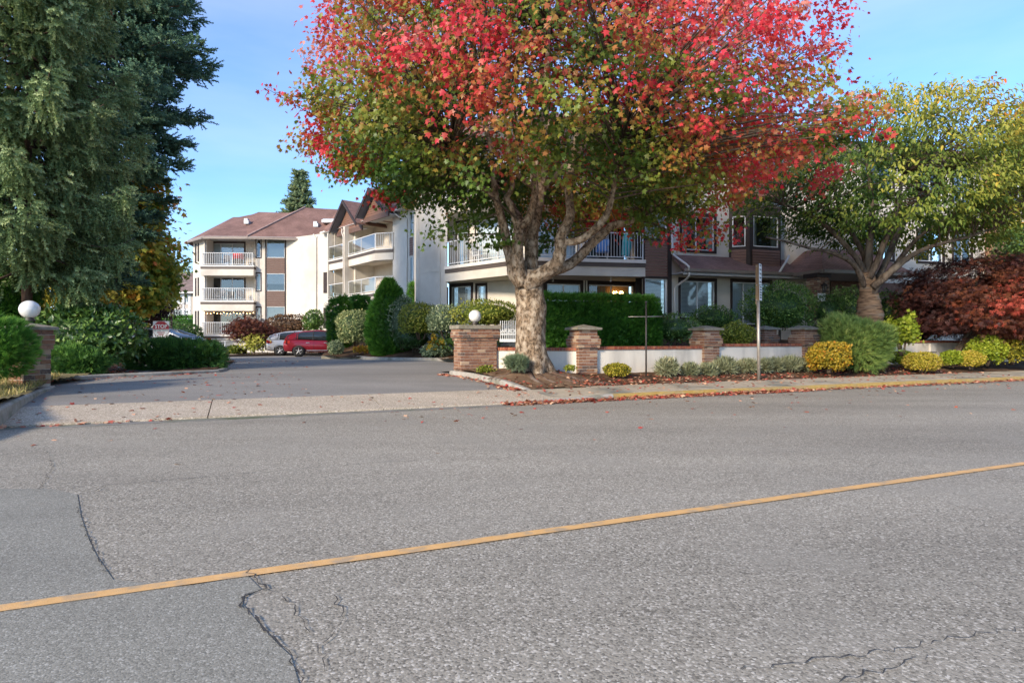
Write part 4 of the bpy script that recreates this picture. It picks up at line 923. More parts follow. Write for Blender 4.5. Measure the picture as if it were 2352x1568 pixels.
# ------------------------------------------------------------------ townhouse far left
TW = empty('townhouse', (-42, 75, 0), 'distant beige two-storey townhouse with white-framed windows', 'building')
TF = Face((-50, 76), (-36, 73.5)); zw = TF.zy(440, 671)
tw = [pxrect(TF, a, b, c, d) for a, b, c, d in ((376, 392, 678, 695), (399, 419, 678, 695), (424, 433, 678, 695), (376, 390, 712, 729), (399, 419, 712, 729), (424, 433, 712, 729), (340, 356, 678, 695))]
wall(TF, -.3, zw, tw, pmat('beige_siding', (.42, .37, .32), (.48, .43, .37), 4, .85, stretch=(1, 1, 12)), TW)
for k, r_ in enumerate(tw):
    w = window(TF, r_, TW, 'curtain' if k % 2 else 'side', (.5,), .0)
    mb = MB(); a, b, c, d = r_
    TF.box(mb, a - .18, a, 0, .05, c - .18, d + .18); TF.box(mb, b, b + .18, 0, .05, c - .18, d + .18); TF.box(mb, a, b, 0, .05, d, d + .18); TF.box(mb, a, b, 0, .05, c - .18, c); mb.build('casing', M['white'], w)
mb = MB(); q = TF.sx(422); TF.box(mb, q - .12, q + .12, 0, .06, 0, zw); q = TF.sx(436); TF.box(mb, q - .15, q + .15, 0, .06, 0, zw); mb.build('corner_board', M['white'], TW)
mb = MB(); roof_poly(mb, [TF.pt(-6, .6, zw), TF.pt(TF.L + 3, .6, zw), TF.pt(TF.L + 3, -6, zw + 3), TF.pt(-6, -6, zw + 3)], .15); roof_poly(mb, [TF.pt(-6, -6, zw + 3), TF.pt(TF.L + 3, -6, zw + 3), TF.pt(TF.L + 3, -12, zw), TF.pt(-6, -12, zw)], .15); mb.build('roof', M['shingle_far'], TW)
mb = MB(); TF.box(mb, -6, TF.L + 3, .6, .72, zw - .18, zw); mb.build('roof_gutter', M['white'], TW)
# ================================================================== plants
RG = np.random.default_rng(11)
def unit(a): return a / np.maximum(1e-9, np.linalg.norm(a, axis=-1, keepdims=True))
def tmpl(name):
    if name == 'maple':   # five-lobed leaf, (side, tip, normal); slightly cupped
        o = [(0, 0), (.45, .08), (.30, .33), (.55, .58), (.21, .57), (0, 1.0), (-.21, .57), (-.55, .58), (-.30, .33), (-.45, .08)]
        v = [(x, y, -.18 * abs(x) - .06 * y * y) for x, y in o]; return np.array(v), [(0, 1, 2, 3, 4, 5), (0, 5, 6, 7, 8, 9)]
    if name == 'oval': return np.array([(0, 0, 0), (.26, .45, .05), (0, 1, -.08), (-.26, .45, .05), (0, .5, -.04)]), [(0, 1, 2, 4), (0, 4, 2, 3)]
    if name == 'round': return np.array([(0, 0, 0), (.38, .3, .04), (.3, .8, .02), (0, 1, -.03), (-.3, .8, .02), (-.38, .3, .04)]), [(0, 1, 2, 3), (0, 3, 4, 5)]
    if name == 'lance': return np.array([(0, 0, 0), (.2, .35, .04), (.14, .72, -.08), (0, 1, -.2), (-.14, .72, -.08), (-.2, .35, .04)]), [(0, 1, 2, 3), (0, 3, 4, 5)]
    if name == 'blade': return np.array([(-.04, 0, 0), (.04, 0, 0), (.03, .6, .06), (0, 1, .02), (-.03, .6, .06)]), [(0, 1, 2, 3, 4)]
    if name == 'palm':    # finely cut leaf of a Japanese maple
        v = [(0, 0, 0)]; f = []
        for a in (-72, -38, 0, 38, 72):
            c, s_ = math.cos(R(a)), math.sin(R(a)); L = 1 - abs(a) / 190
            i = len(v); v += [(s_ * L * .5 + c * .075, c * L * .5 - s_ * .075, 0), (s_ * L, c * L, -.12), (s_ * L * .5 - c * .075, c * L * .5 + s_ * .075, 0)]; f.append((0, i, i + 1, i + 2))
        return np.array(v), f
    if name == 'spray':   # flat fan of scale-leaves (cedar, juniper)
        v = []; f = []
        for a, L in ((-36, .62), (-12, .9), (12, 1.), (38, .66)):
            c, s_ = math.cos(R(a)), math.sin(R(a)); i = len(v)
            v += [(-c * .06, s_ * .06, 0), (c * .06, -s_ * .06, 0), (s_ * L + c * .045, c * L, .05), (s_ * L - c * .045, c * L, .05)]; f.append((i, i + 1, i + 2, i + 3))
        return np.array(v), f
    if name == 'brush':   # needle-clad twig
        v = []; f = []; r0 = np.random.default_rng(5)
        for k in range(15):
            y = .02 + .84 * (k / 14); a = k * 2.4; L = .19 * (1 - .3 * k / 14) + .03
            dx, dz = math.cos(a), math.sin(a); i = len(v)
            v += [(-dz * .075, y - .04, dx * .075), (dz * .075, y + .04, -dx * .075), (dx * L, y + .13, dz * L)]; f.append((i, i + 1, i + 2))
        i = len(v); v += [(-.04, 0, 0), (.04, 0, 0), (.012, 1.02, 0), (0, 0, -.04), (0, 0, .04), (0, 1.02, .012)]; f += [(i, i + 1, i + 2), (i + 3, i + 4, i + 5)]
        return np.array(v), f
    if name == 'tuft':    # bundle of needles from one point
        v = []; f = []; r0 = np.random.default_rng(6)
        for k in range(11):
            a = k * 2.4; s_ = .12 + .5 * (k / 11); d = unit(np.array([math.cos(a) * s_, 1, math.sin(a) * s_])) * (1 - .2 * (k % 3) / 2); p = np.array([-math.sin(a), 0, math.cos(a)]) * .035; i = len(v)
            v += [tuple(-p), tuple(p), tuple(d)]; f.append((i, i + 1, i + 2))
        return np.array(v), f
TM = {k: tmpl(k) for k in ('maple', 'oval', 'round', 'lance', 'blade', 'palm', 'spray', 'brush', 'tuft')}
def leaves(name, pos, tip, nrm, size, kind, tint, mat, parent, core=None):
    v, f = TM[kind]; n = len(pos); K = len(v)
    tip = unit(np.asarray(tip, float)); nrm = np.asarray(nrm, float); nrm = unit(nrm - tip * (nrm * tip).sum(1, keepdims=True)); sd = np.cross(tip, nrm)
    size = np.broadcast_to(np.asarray(size, float), (n,))
    V = pos[:, None, :] + size[:, None, None] * (v[None, :, 0:1] * sd[:, None] + v[None, :, 1:2] * tip[:, None] + v[None, :, 2:3] * nrm[:, None])
    V = V.reshape(-1, 3); ls = np.array([len(q) for q in f]); flat = np.concatenate([np.array(q) for q in f])
    loops = (flat[None] + (np.arange(n) * K)[:, None]).ravel(); tot = np.tile(ls, n); tn = np.repeat(np.asarray(tint, float), len(f))
    if core is not None:
        cv, cf, ct = core; b = len(V); V = np.vstack([V, cv]); loops = np.concatenate([loops, (np.array(cf) + b).ravel()]); tot = np.concatenate([tot, np.full(len(cf), 4)]); tn = np.concatenate([tn, np.full(len(cf), ct)])
    me = bpy.data.meshes.new(name); me.vertices.add(len(V)); me.vertices.foreach_set('co', V.astype(np.float32).ravel())
    me.loops.add(len(loops)); me.loops.foreach_set('vertex_index', loops.astype(np.int32))
    me.polygons.add(len(tot)); st = np.concatenate([[0], np.cumsum(tot)[:-1]]); me.polygons.foreach_set('loop_start', st.astype(np.int32)); me.polygons.foreach_set('loop_total', tot.astype(np.int32))
    me.update(calc_edges=True)
    at = me.attributes.new('tint', 'FLOAT', 'FACE'); at.data.foreach_set('value', np.clip(tn, 0, 1).astype(np.float32))
    me.materials.append(mat); o = link(name, me, None, parent); o['kind'] = 'stuff'; return o
def sph(n, rng=RG):
    a = rng.normal(size=(n, 3)); return unit(a)
def lump(d, seed, amp):
    r = np.random.default_rng(seed); o = np.zeros(len(d))
    for k in range(7):
        w = r.normal(size=3) * (1.6 + k * .9); o += np.sin(d @ w + r.uniform(0, 6.3)) / (1 + .45 * k)
    return 1 + amp * o / 2.2
def superell(d, ex):
    if ex == 2: return d
    return d / np.maximum(1e-6, (np.abs(d) ** ex).sum(1, keepdims=True) ** (1 / ex))
LM = {}
def LMat(name, cols, k=1.5, wb=(1.15, 1.1, .95), **kw):
    LM[name] = leaf_mat(name, [(p, tuple(min(.85, q * k * w) for q, w in zip(c, wb))) for p, c in cols], **kw)
LMat('maple_leaf', [(0, (.035, .075, .014)), (.22, (.075, .125, .02)), (.38, (.17, .19, .035)), (.47, (.25, .15, .035)), (.56, (.29, .065, .04)), (.70, (.38, .018, .036)), (.85, (.46, .06, .075)), (1, (.56, .24, .20))], trans=.42, rough=.42, spec=.4, k=1.5)
LMat('cherry_leaf', [(0, (.030, .070, .018)), (.35, (.085, .130, .025)), (.65, (.22, .235, .045)), (.88, (.40, .29, .05)), (1, (.50, .14, .03))], trans=.34, rough=.45, k=1.4)
LMat('purple_leaf', [(0, (.016, .010, .014)), (.4, (.065, .024, .022)), (.6, (.135, .050, .026)), (.8, (.26, .045, .035)), (1, (.40, .085, .06))], trans=.3, k=1.35)
LMat('spruce_needle', [(0, (.018, .036, .016)), (.45, (.066, .098, .044)), (.75, (.13, .165, .080)), (1, (.26, .28, .15))], trans=.12, rough=.6, k=2.0, wb=(1.04, 1.08, .96))
LMat('fir_needle', [(0, (.010, .026, .020)), (.5, (.028, .058, .040)), (.85, (.060, .100, .065)), (1, (.10, .135, .075))], trans=.12, rough=.6, k=2.0, wb=(1.04, 1.08, .96))
LMat('pale_conifer', [(0, (.04, .07, .035)), (.6, (.10, .14, .075)), (1, (.17, .20, .10))], trans=.15)
LMat('autumn_maple', [(0, (.030, .065, .015)), (.4, (.085, .125, .020)), (.65, (.21, .19, .035)), (.85, (.36, .17, .03)), (1, (.42, .10, .03))], trans=.35, k=2.3)
LMat('gold_leaf', [(0, (.09, .10, .015)), (.4, (.27, .25, .03)), (.75, (.46, .38, .055)), (1, (.52, .36, .12))], trans=.3, k=1.05)
LMat('lime_leaf', [(0, (.08, .13, .015)), (.5, (.25, .33, .03)), (1, (.42, .45, .06))], trans=.35, k=.95)
LMat('orange_euonymus', [(0, (.10, .11, .015)), (.4, (.33, .26, .03)), (.75, (.48, .31, .04)), (1, (.50, .19, .03))], trans=.3, k=1.0)
LMat('green_leaf', [(0, (.014, .033, .008)), (.5, (.040, .082, .016)), (.85, (.095, .150, .028)), (1, (.16, .22, .06))], trans=.22, rough=.4, spec=.4, k=1.9)
LMat('rhodo_leaf', [(0, (.016, .040, .010)), (.5, (.046, .092, .020)), (.85, (.105, .165, .042)), (1, (.19, .24, .10))], trans=.2, rough=.36, spec=.5, k=1.8)
LMat('olive_leaf', [(0, (.040, .065, .010)), (.5, (.135, .165, .025)), (.85, (.25, .26, .05)), (1, (.34, .30, .08))], trans=.25, k=1.4)
LMat('variegated_leaf', [(0, (.05, .085, .04)), (.45, (.15, .19, .09)), (.8, (.36, .38, .20)), (1, (.50, .46, .22))], trans=.25)
LMat('greygreen_leaf', [(0, (.045, .07, .045)), (.5, (.12, .16, .10)), (.85, (.24, .28, .18)), (1, (.34, .36, .25))], trans=.2, k=1.6)
LMat('cedar_leaf', [(0, (.012, .045, .008)), (.5, (.040, .115, .016)), (.85, (.085, .19, .028)), (1, (.14, .23, .04))], trans=.2, k=1.8)
LMat('juniper_leaf', [(0, (.016, .045, .012)), (.5, (.045, .105, .022)), (.85, (.10, .18, .035)), (1, (.17, .13, .05))], trans=.2, k=1.8)
LMat('pine_leaf', [(0, (.035, .065, .018)), (.5, (.105, .165, .045)), (.85, (.19, .25, .075)), (1, (.28, .29, .10))], trans=.15, k=1.6)
LMat('lavender_leaf', [(0, (.10, .12, .075)), (.5, (.22, .24, .16)), (.85, (.32, .33, .23)), (1, (.36, .28, .20))], trans=.2, k=1.5)
LMat('rust_leaf', [(0, (.05, .03, .02)), (.5, (.10, .062, .038)), (1, (.18, .10, .055))], trans=.2)
LMat('litter', [(0, (.12, .05, .03)), (.3, (.30, .13, .07)), (.55, (.40, .05, .045)), (.8, (.50, .22, .15)), (1, (.62, .40, .28))], trans=.15, rough=.6, k=1.0)
LMat('dry_grass', [(0, (.09, .10, .03)), (.4, (.22, .19, .08)), (.8, (.34, .26, .13)), (1, (.16, .20, .05))], trans=.2)
BARK = {}
def bark_mat(name, a, b, c, sc=8, st=(1, 1, .35), bump=1.0):
    m = pmat(name, a, b, sc, .9, bump, sc * 2.5, .12, stretch=st, c3=c, s3=sc * .4, lo=.40, hi=.60, detail=9); BARK[name] = m; return m
bark_mat('maple_bark', (.075, .05, .031), (.29, .20, .125), (.47, .37, .265), 21, (1, 1, .7), 1.0)
bark_mat('cherry_bark', (.10, .062, .04), (.26, .165, .10), (.22, .18, .14), 6, (.5, .5, 3.2), 1.0)
bark_mat('dark_bark', (.05, .037, .028), (.14, .105, .078), (.18, .15, .12), 8)
bark_mat('fir_bark', (.07, .045, .035), (.15, .095, .07), (.18, .14, .11), 8)
bark_mat('twig', (.07, .05, .035), (.15, .11, .08), (.12, .10, .07), 12)

def bush(name, label, cat, box, d, mat, leaf='oval', size=.06, n=2200, ex=2, dep=.85, amp=.09, base=None, group=None, tint=(.15, .95), core=.75, up=.35, cl=0, stems=3, droop=0., shell=(.84, 1.05), bottom=.0, tintz=0., grad=None):
    """shrub filling the picture box (x0, x1, y0, y1) at depth d"""
    x0, x1, y0, y1 = box; cxp = (x0 + x1) / 2; sd = int(abs(x0 * 7 + y0 * 13)) % 9973; rng = np.random.default_rng(sd)
    t_, b_ = P(cxp, y0, d), P(cxp, y1, d); zb = b_.z if base is None else base
    rx = (x1 - x0) / 2 / FPX * d; rz = (t_.z - zb) / 2; c = np.array([t_.x, d, zb + rz]); rad = np.array([rx, rx * dep, rz]) * .95
    root = empty(name, (c[0], c[1], zb), label, cat, group)
    dr = sph(n, rng); dr = dr[(dr[:, 2] > -.85)] ; n = len(dr)
    sh = superell(dr, ex); lp = lump(dr, sd, amp * 1.5)
    r = (shell[0] + (shell[1] + .07 - shell[0]) * rng.beta(2.2, 2.6, n)) * lp; r = np.where(rng.uniform(size=n) < .05, r * rng.uniform(1.02, 1.16, n), r)
    if cl: r *= 1 + .05 * np.sin(dr @ rng.normal(size=3) * cl)
    pos = c + sh * rad * r[:, None]; nr = unit(dr / rad)
    if bottom:                                                    # a bare underside
        k = pos[:, 2] > zb + bottom; pos, nr, r, dr, lp = pos[k], nr[k], r[k], dr[k], lp[k]; n = len(pos)
    tp = unit(nr * .6 + rng.normal(size=(n, 3)) * .6 + np.array([0, 0, up - droop])); nn = unit(nr + rng.normal(size=(n, 3)) * .45 + np.array([0, 0, .3]))
    if leaf in ('spray', 'tuft', 'blade', 'brush'): tp = unit(nr * 1.0 + rng.normal(size=(n, 3)) * .42 + np.array([0, 0, up - droop])); nn = rng.normal(size=(n, 3))
    tn = tint[0] + (tint[1] - tint[0]) * np.clip(rng.normal(.45, .26, n) + (lp - 1) * 1.1 + tintz * (pos[:, 2] - c[2]) / rz, 0, 1)
    if grad is not None: tn = grad(pos, tn, rng)
    sz = size * rng.uniform(.65, 1.25, n)
    co_ = None
    if core:
        m, q = 14, 9; vs = []; fs = []
        for j in range(q + 1):
            for i in range(m):
                th, ph = math.pi * j / q, 2 * math.pi * i / m; vs.append((math.sin(th) * math.cos(ph), math.sin(th) * math.sin(ph), math.cos(th)))
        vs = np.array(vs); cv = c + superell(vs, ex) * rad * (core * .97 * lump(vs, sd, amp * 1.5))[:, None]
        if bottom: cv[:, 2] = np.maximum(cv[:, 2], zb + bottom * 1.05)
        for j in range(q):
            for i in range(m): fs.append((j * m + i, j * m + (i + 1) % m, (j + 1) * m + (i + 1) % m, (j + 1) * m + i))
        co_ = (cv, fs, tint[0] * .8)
    leaves('foliage', pos, tp, nn, sz, leaf, tn, LM[mat], root, co_)
    if stems:
        mb = MB(); rr = random.Random(sd)
        for k in range(stems):
            a = rr.uniform(0, 6.3); e = Vector((c[0] + rx * .5 * math.cos(a), c[1] + rx * .4 * math.sin(a), c[2])); b0 = Vector((c[0] + rx * .12 * math.cos(a), c[1] + rx * .12 * math.sin(a), zb - .08))
            mb.tube([b0, lerp(b0, e, .5) + Vector((0, 0, .05)), e], [.03 + rx * .02, .02 + rx * .012, .01], 6)
        mb.build('stem', BARK['twig'], root, True)
    return root

def limb(mb, pts, d0, px_r, n=9, wob=0., seed=0):
    """pts: (x, y, depth offset); radii in picture pixels"""
    q = [P(x, y, d0 + o) for x, y, o in pts]; rd = [r / FPX * (d0 + p[2]) for r, p in zip(px_r, pts)]
    # resample smoothly (Catmull-Rom)
    Q = []; Rr = []; rr = random.Random(seed + len(pts))
    for i in range(len(q) - 1):
        p0, p1, p2, p3 = q[max(i - 1, 0)], q[i], q[i + 1], q[min(i + 2, len(q) - 1)]
        for t in (0, .25, .5, .75):
            Q.append(.5 * ((2 * p1) + (p2 - p0) * t + (2 * p0 - 5 * p1 + 4 * p2 - p3) * t * t + (3 * p1 - p0 - 3 * p2 + p3) * t ** 3)); Rr.append(lerp(rd[i], rd[i + 1], t) * (1 + rr.uniform(-.07, .07) ))
    Q.append(q[-1]); Rr.append(rd[-1]); mb.tube(Q, Rr, n); return Q
def twig_to(mb, a, b, r0, r1, rr, n=5, sag=.12):
    a, b = Vector(a), Vector(b); L = (b - a).length; m = lerp(a, b, .5) + Vector((rr.uniform(-.08, .08) * L, rr.uniform(-.08, .08) * L, sag * L * rr.uniform(.2, 1)))
    q = [.25 * (1 - t) * (1 - t) * 4 * a + 2 * t * (1 - t) * m + t * t * b for t in (0, .33, .66, 1)]
    mb.tube(q, [lerp(r0, r1, t) for t in (0, .33, .66, 1)], n, False)

# ------------------------------------------------------------------ the red maple
MT = empty('maple_tree', TREE, 'large maple turning red over green beside the wide brick pillar', 'tree')
D0 = 15.2
mb = MB(); rr = random.Random(4)
tr = [(1225, 880, 0), (1224, 850, 0), (1222, 818, 0), (1219, 780, 0), (1219, 735, 0), (1220, 700, 0), (1217, 670, 0), (1214, 645, 0), (1210, 622, 0)]
q = [P(x, y, D0) for x, y, o in tr]; rad = [54, 45, 37.5, 34, 34, 33.5, 32.5, 32, 28]; Q = []; base = len(mb.v); ns_ = 28
NR = 34
for i in range(NR):
    t = i / (NR - 1) * (len(q) - 1); k = min(int(t), len(q) - 2); f_ = t - k; c = lerp(q[k], q[k + 1], f_); r_ = lerp(rad[k], rad[k + 1], f_) / FPX * D0
    for j in range(ns_):
        a = 2 * math.pi * j / ns_; fl = max(0, 1 - i / 9); butt = 1 + fl * .28 * math.cos(5 * a + .6) + .030 * math.sin(3 * a + i * .45) + .022 * math.sin(7 * a - i * .8) + .02 * math.sin(11 * a + i * 1.3)
        kn = .10 * math.exp(-((a - 4.9) ** 2 + ((i - 17) * .35) ** 2) * 4) + .10 * math.exp(-(((a - 5.7) % 6.283) ** 2 + ((i - 20) * .4) ** 2) * 5) + .08 * math.exp(-((a - 4.2) ** 2 + ((i - 24) * .4) ** 2) * 5)
        mb.v.append((c.x + math.cos(a) * r_ * (butt + kn), c.y + math.sin(a) * r_ * (butt + kn), c.z))
for i in range(NR - 1):
    for j in range(ns_): a = base + i * ns_ + j; b = base + i * ns_ + (j + 1) % ns_; mb.f.append((a, b, b + ns_, a + ns_))
LB = []
def L_(pts, r, n=10): LB.append(limb(mb, pts, D0, [q * .86 for q in r], n, seed=len(LB)))
L_([(1208, 660, -.1), (1183, 632, -.15), (1175, 604, -.2), (1166, 565, -.25), (1154, 510, -.3), (1144, 471, -.35), (1136, 438, -.4), (1134, 393, -.5), (1125, 330, -.7), (1105, 250, -1)], [22, 18, 15, 13.5, 11.5, 10, 8.5, 7, 6, 4])
L_([(1140, 458, -.35), (1115, 436, -.5), (1093, 419, -.8), (1070, 390, -1.2), (1035, 340, -1.8)], [7.5, 7, 6, 5, 3.5])
L_([(1200, 655, -.25), (1189, 604, -.35), (1189, 550, -.4), (1191, 520, -.4), (1190, 505, -.4)], [21, 18, 14.5, 14, 12])
L_([(1191, 520, -.4), (1181, 501, -.5), (1174, 471, -.6), (1165, 454, -.6), (1177, 428, -.6), (1174, 390, -.6), (1169, 340, -.8), (1160, 260, -1)], [9, 8, 7, 7, 7, 6, 5, 3.5])
L_([(1191, 522, -.4), (1208, 510, -.45), (1222, 481, -.5), (1228, 452, -.5), (1228, 427, -.5), (1226, 397, -.5), (1240, 350, -.4), (1262, 280, -.3)], [11, 11.5, 11, 10.5, 10, 8.5, 7, 5])
L_([(1228, 430, -.5), (1212, 420, -.7), (1193, 405, -.9), (1185, 385, -1), (1190, 340, -1.3)], [8, 8, 7, 6, 4.5])
L_([(1215, 650, .1), (1219, 620, .1), (1220, 589, .1), (1222, 540, .15), (1228, 506, .2), (1236, 460, .3), (1244, 420, .4), (1247, 364, .5), (1250, 280, .7), (1255, 180, .9), (1262, 60, 1)], [24, 21, 18.5, 17.5, 17, 16.5, 16, 14, 11, 8, 4])
L_([(1205, 655, -.2), (1240, 634, -.3), (1277, 607, -.45), (1287, 575, -.5), (1289, 544, -.5), (1302, 516, -.55), (1310, 493, -.55), (1308, 462, -.5), (1306, 428, -.5), (1309, 400, -.5), (1320, 340, -.5), (1335, 260, -.4), (1350, 150, -.3)], [25, 22, 19, 17, 16.5, 14, 13, 12, 11.5, 11, 9, 7, 4])
L_([(1289, 556, -.5), (1310, 556, -.6), (1328, 553, -.7), (1351, 540, -.8), (1377, 516, -1), (1394, 491, -1.1), (1404, 458, -1.2), (1415, 400, -1.4), (1430, 320, -1.7)], [10, 10, 10, 10, 10, 9, 8, 6, 4])
L_([(1272, 622, .0), (1300, 612, .0), (1330, 590, .1), (1358, 560, .2), (1385, 537, .3), (1410, 517, .4), (1445, 510, .5), (1500, 480, .8), (1560, 430, 1.2), (1620, 380, 1.6)], [14, 14, 14, 13, 12, 11, 9, 7, 5, 3.5])
L_([(1240, 440, .3), (1280, 400, .8), (1340, 340, 1.5), (1430, 280, 2.2), (1520, 230, 2.6)], [9, 8, 7, 5, 3.5])
L_([(1214, 560, .3), (1190, 500, .8), (1150, 440, 1.4), (1080, 380, 2), (1000, 330, 2.4), (930, 300, 2.6)], [12, 11, 9, 7, 5, 3])
mb.build('trunk', BARK['maple_bark'], MT, True)
# surface roots
mb = MB()
for pts, r in (([(1255, 830, -.1), (1290, 848, -.25), (1330, 862, -.4), (1375, 872, -.55), (1430, 878, -.7)], [9, 6, 5, 4, 1]), ([(1215, 850, -.5), (1225, 866, -.9), (1240, 876, -1.1), (1255, 883, -1.2)], [9, 6, 4, 1]), ([(1235, 850, -.5), (1260, 868, -.9), (1290, 880, -1.15)], [7, 4, 1]), ([(1190, 848, -.3), (1160, 862, -.6), (1120, 868, -.7)], [7, 4, 1]), ([(1250, 845, -.3), (1300, 866, -.75), (1350, 880, -1.0)], [6, 4, 1])):
    q = []
    for x, y, o in pts:
        p = P(x, y, D0 + o); p.z = bed_z(p.x, p.y) + .02; q.append(p)
    mb.tube(q, [v_ / FPX * 15 for v_ in r], 8)
mb.build('root', BARK['fir_bark'], MT, True)
# crown: clusters of leaves on twigs through an uneven dome
C0 = np.array([.95, 15.4, 6.9]); RX, RY, RZU, RZD = 6.15, 5.6, 6.6, 3.5
rng = np.random.default_rng(21); cen = []; 
while len(cen) < 2150:
    d_ = unit(rng.normal(size=(1, 3)))[0]; r_ = rng.uniform(.22, 1.0) ** .45
    lpf = float(lump(d_[None], 77, .20)[0])
    p = C0 + d_ * np.array([RX, RY, RZU if d_[2] > 0 else RZD]) * r_ * lpf
    hr = math.hypot(p[0] - .6, p[1] - 15.2); low = 4.05 + (1.75 if p[1] < 15 else 1.2) * math.exp(-(hr / 2.6) ** 2) + .35 * math.sin(p[0] * 1.7) * math.sin(p[1] * 1.3)
    pxx = CX + FPX * p[0] / p[1]; pyy = HY - FPX * (p[2] - H) / p[1]
    if p[2] < low or p[1] < 9.3 or pyy < -260: continue
    if pxx < 1060 and pyy > 460 and p[0] < -1.2 and rng.uniform() < .6: continue
    cen.append((*p, r_ * lpf))
extra = [(745, 330, 13.6), (765, 365, 13.8), (800, 375, 14), (835, 385, 14.2), (815, 340, 14), (870, 452, 16.8), (900, 447, 17), (930, 440, 17), (960, 430, 17), (1000, 530, 15.3), (1045, 520, 15.4), (1085, 530, 15.2), (1110, 500, 15.3), (1590, 560, 15.5), (1620, 520, 16), (1680, 530, 16), (1560, 540, 15.6), (1905, 390, 16.5), (1880, 420, 16.5), (1160, 575, 15.0), (1150, 555, 14.9), (1900, 60, 14.5), (1915, 30, 14.5), (1880, 130, 14.8)]
for x, y, d_ in extra:
    p = P(x, y, d_)
    for k in range(2): cen.append((p.x + rng.normal() * .1, p.y + rng.normal() * .2, p.z + rng.normal() * .08, 1.0))
ne = len(extra) * 2; sho = []; shl = []
for k in range(150):                                              # long shoots that break the outline
    i = int(rng.integers(0, len(cen) - ne)); c = np.array(cen[i][:3])
    if cen[i][3] < .85: continue
    dv_ = unit((unit((c - C0)[None])[0] + rng.normal(size=3) * .35 + np.array([0, 0, .35]))[None])[0]; L = rng.uniform(.5, 1.3)
    shl.append((c, c + dv_ * L - np.array([0, 0, .12])))
    for t in np.linspace(.15, 1, 7): sho.append((*(c + dv_ * L * t - np.array([0, 0, .12 * t * t])), 1.05))
nsh = len(sho); cen = np.array(sho + cen); nc = len(cen); per = 46
crd = rng.uniform(.15, .36, nc); crd[:nsh] = rng.uniform(.07, .15, nsh)
pos = np.repeat(cen[:, :3], per, 0) + rng.normal(size=(nc * per, 3)) * np.repeat(crd, per)[:, None] * np.array([.9, .9, .6]); keep = (np.arange(nc * per) >= nsh * per) | (np.arange(nc * per) % per < 9)
pos[:, 2] = np.maximum(pos[:, 2], 3.55)
outw = unit(pos - C0); N_ = len(pos)
tip = unit(outw * np.array([.6, .6, .1]) + rng.normal(size=(N_, 3)) * .55 + np.array([0, 0, -.62])); nm = unit(outw * .7 + rng.normal(size=(N_, 3)) * .5 + np.array([0, 0, .4]))
cdir = unit(cen[:, :3] - C0)
outer = (cen[:, 3] - .72) / .28
w_ = np.random.default_rng(9); coh = sum(np.sin(cen[:, :3] @ (unit(w_.normal(size=(1, 3)))[0] * f_) + w_.uniform(0, 6.3)) for f_ in (1.1, 1.5, 1.9, 2.4, 3.0, 3.6)) / 2.2
cn = lump(unit(cen[:, :3] - C0 + rng.normal(size=(nc, 3)) * .3), 5, .5) - 1
ct = .06 + .16 * np.clip(cen[:, 2] - 4.7, -.5, 3.4) + .16 * outer + .18 * np.clip(cdir[:, 0], -.6, 1) + .10 * np.abs(cdir[:, 0]) + .20 * cn + .22 * coh + rng.normal(size=nc) * .05
ct[-len(extra) * 2:] = rng.uniform(.2, .8, len(extra) * 2); 
for k, e_ in enumerate(extra):
    if 960 < e_[0] < 1200: ct[nc - len(extra) * 2 + 2 * k: nc - len(extra) * 2 + 2 * k + 2] = rng.uniform(.05, .3, 2)
    if e_[0] < 960 or e_[0] > 1850: ct[nc - len(extra) * 2 + 2 * k: nc - len(extra) * 2 + 2 * k + 2] = rng.uniform(.6, .8, 2)
tint = np.repeat(ct, per) + rng.normal(size=N_) * .055
sz = rng.uniform(.07, .128, N_)
leaves('crown', pos[keep], tip[keep], nm[keep], sz[keep], 'maple', tint[keep], LM['maple_leaf'], MT)
mb = MB(); nodes = [p for Lq in LB for p in Lq[len(Lq) // 2:]]; na = np.array([tuple(p) for p in nodes]); rr = random.Random(8)
for i in range(0, nc, 3):
    c = cen[i, :3]; dd = np.linalg.norm(na - c, axis=1) + 1.2 * np.maximum(0, na[:, 2] - c[2]); j = int(dd.argmin())
    if dd[j] < 6.5: twig_to(mb, na[j], c, .012 + .006 * dd[j], .005, rr, 5)
for a_, b_ in shl: twig_to(mb, a_, b_, .01, .004, rr, 4, .02)
mb.build('twigs', BARK['twig'], MT, True)['kind'] = 'stuff'

# ------------------------------------------------------------------ the flowering cherry
CD = 21.5; CT_ = empty('cherry_tree', P(1998, 770, CD), 'spreading cherry tree with yellow-green leaves and ringed trunk', 'tree')
mb = MB(); LB2 = []
def L2_(pts, r, n=9): LB2.append(limb(mb, pts, CD, r if n == 16 else [q * .66 for q in r], n, seed=len(LB2) + 40))
L2_([(2000, 790, 0), (1999, 760, 0), (1998, 725, 0), (1996, 700, 0), (1996, 680, 0), (1994, 660, 0), (1992, 640, 0), (1990, 625, 0)], [30, 29, 27.5, 25.5, 21.5, 18.5, 18, 15], 16)
mb.build('trunk', BARK['cherry_bark'], CT_, True); mb = MB()
L2_([(1988, 660, -.1), (1972, 625, -.2), (1958, 604, -.3), (1935, 590, -.4), (1900, 578, -.6), (1860, 570, -.8), (1810, 556, -1.1), (1760, 545, -1.3)], [10, 10, 9, 8, 6, 5, 4, 3])
L2_([(1990, 640, 0), (1972, 600, -.1), (1948, 570, -.2), (1918, 538, -.3), (1885, 510, -.4), (1850, 490, -.6), (1800, 470, -.8)], [11, 10, 9, 8, 6.5, 5, 3])
L2_([(1990, 632, .2), (1985, 590, .3), (1962, 545, .4), (1935, 500, .5), (1920, 450, .6), (1905, 380, .7)], [10, 9, 8, 7, 5, 3])
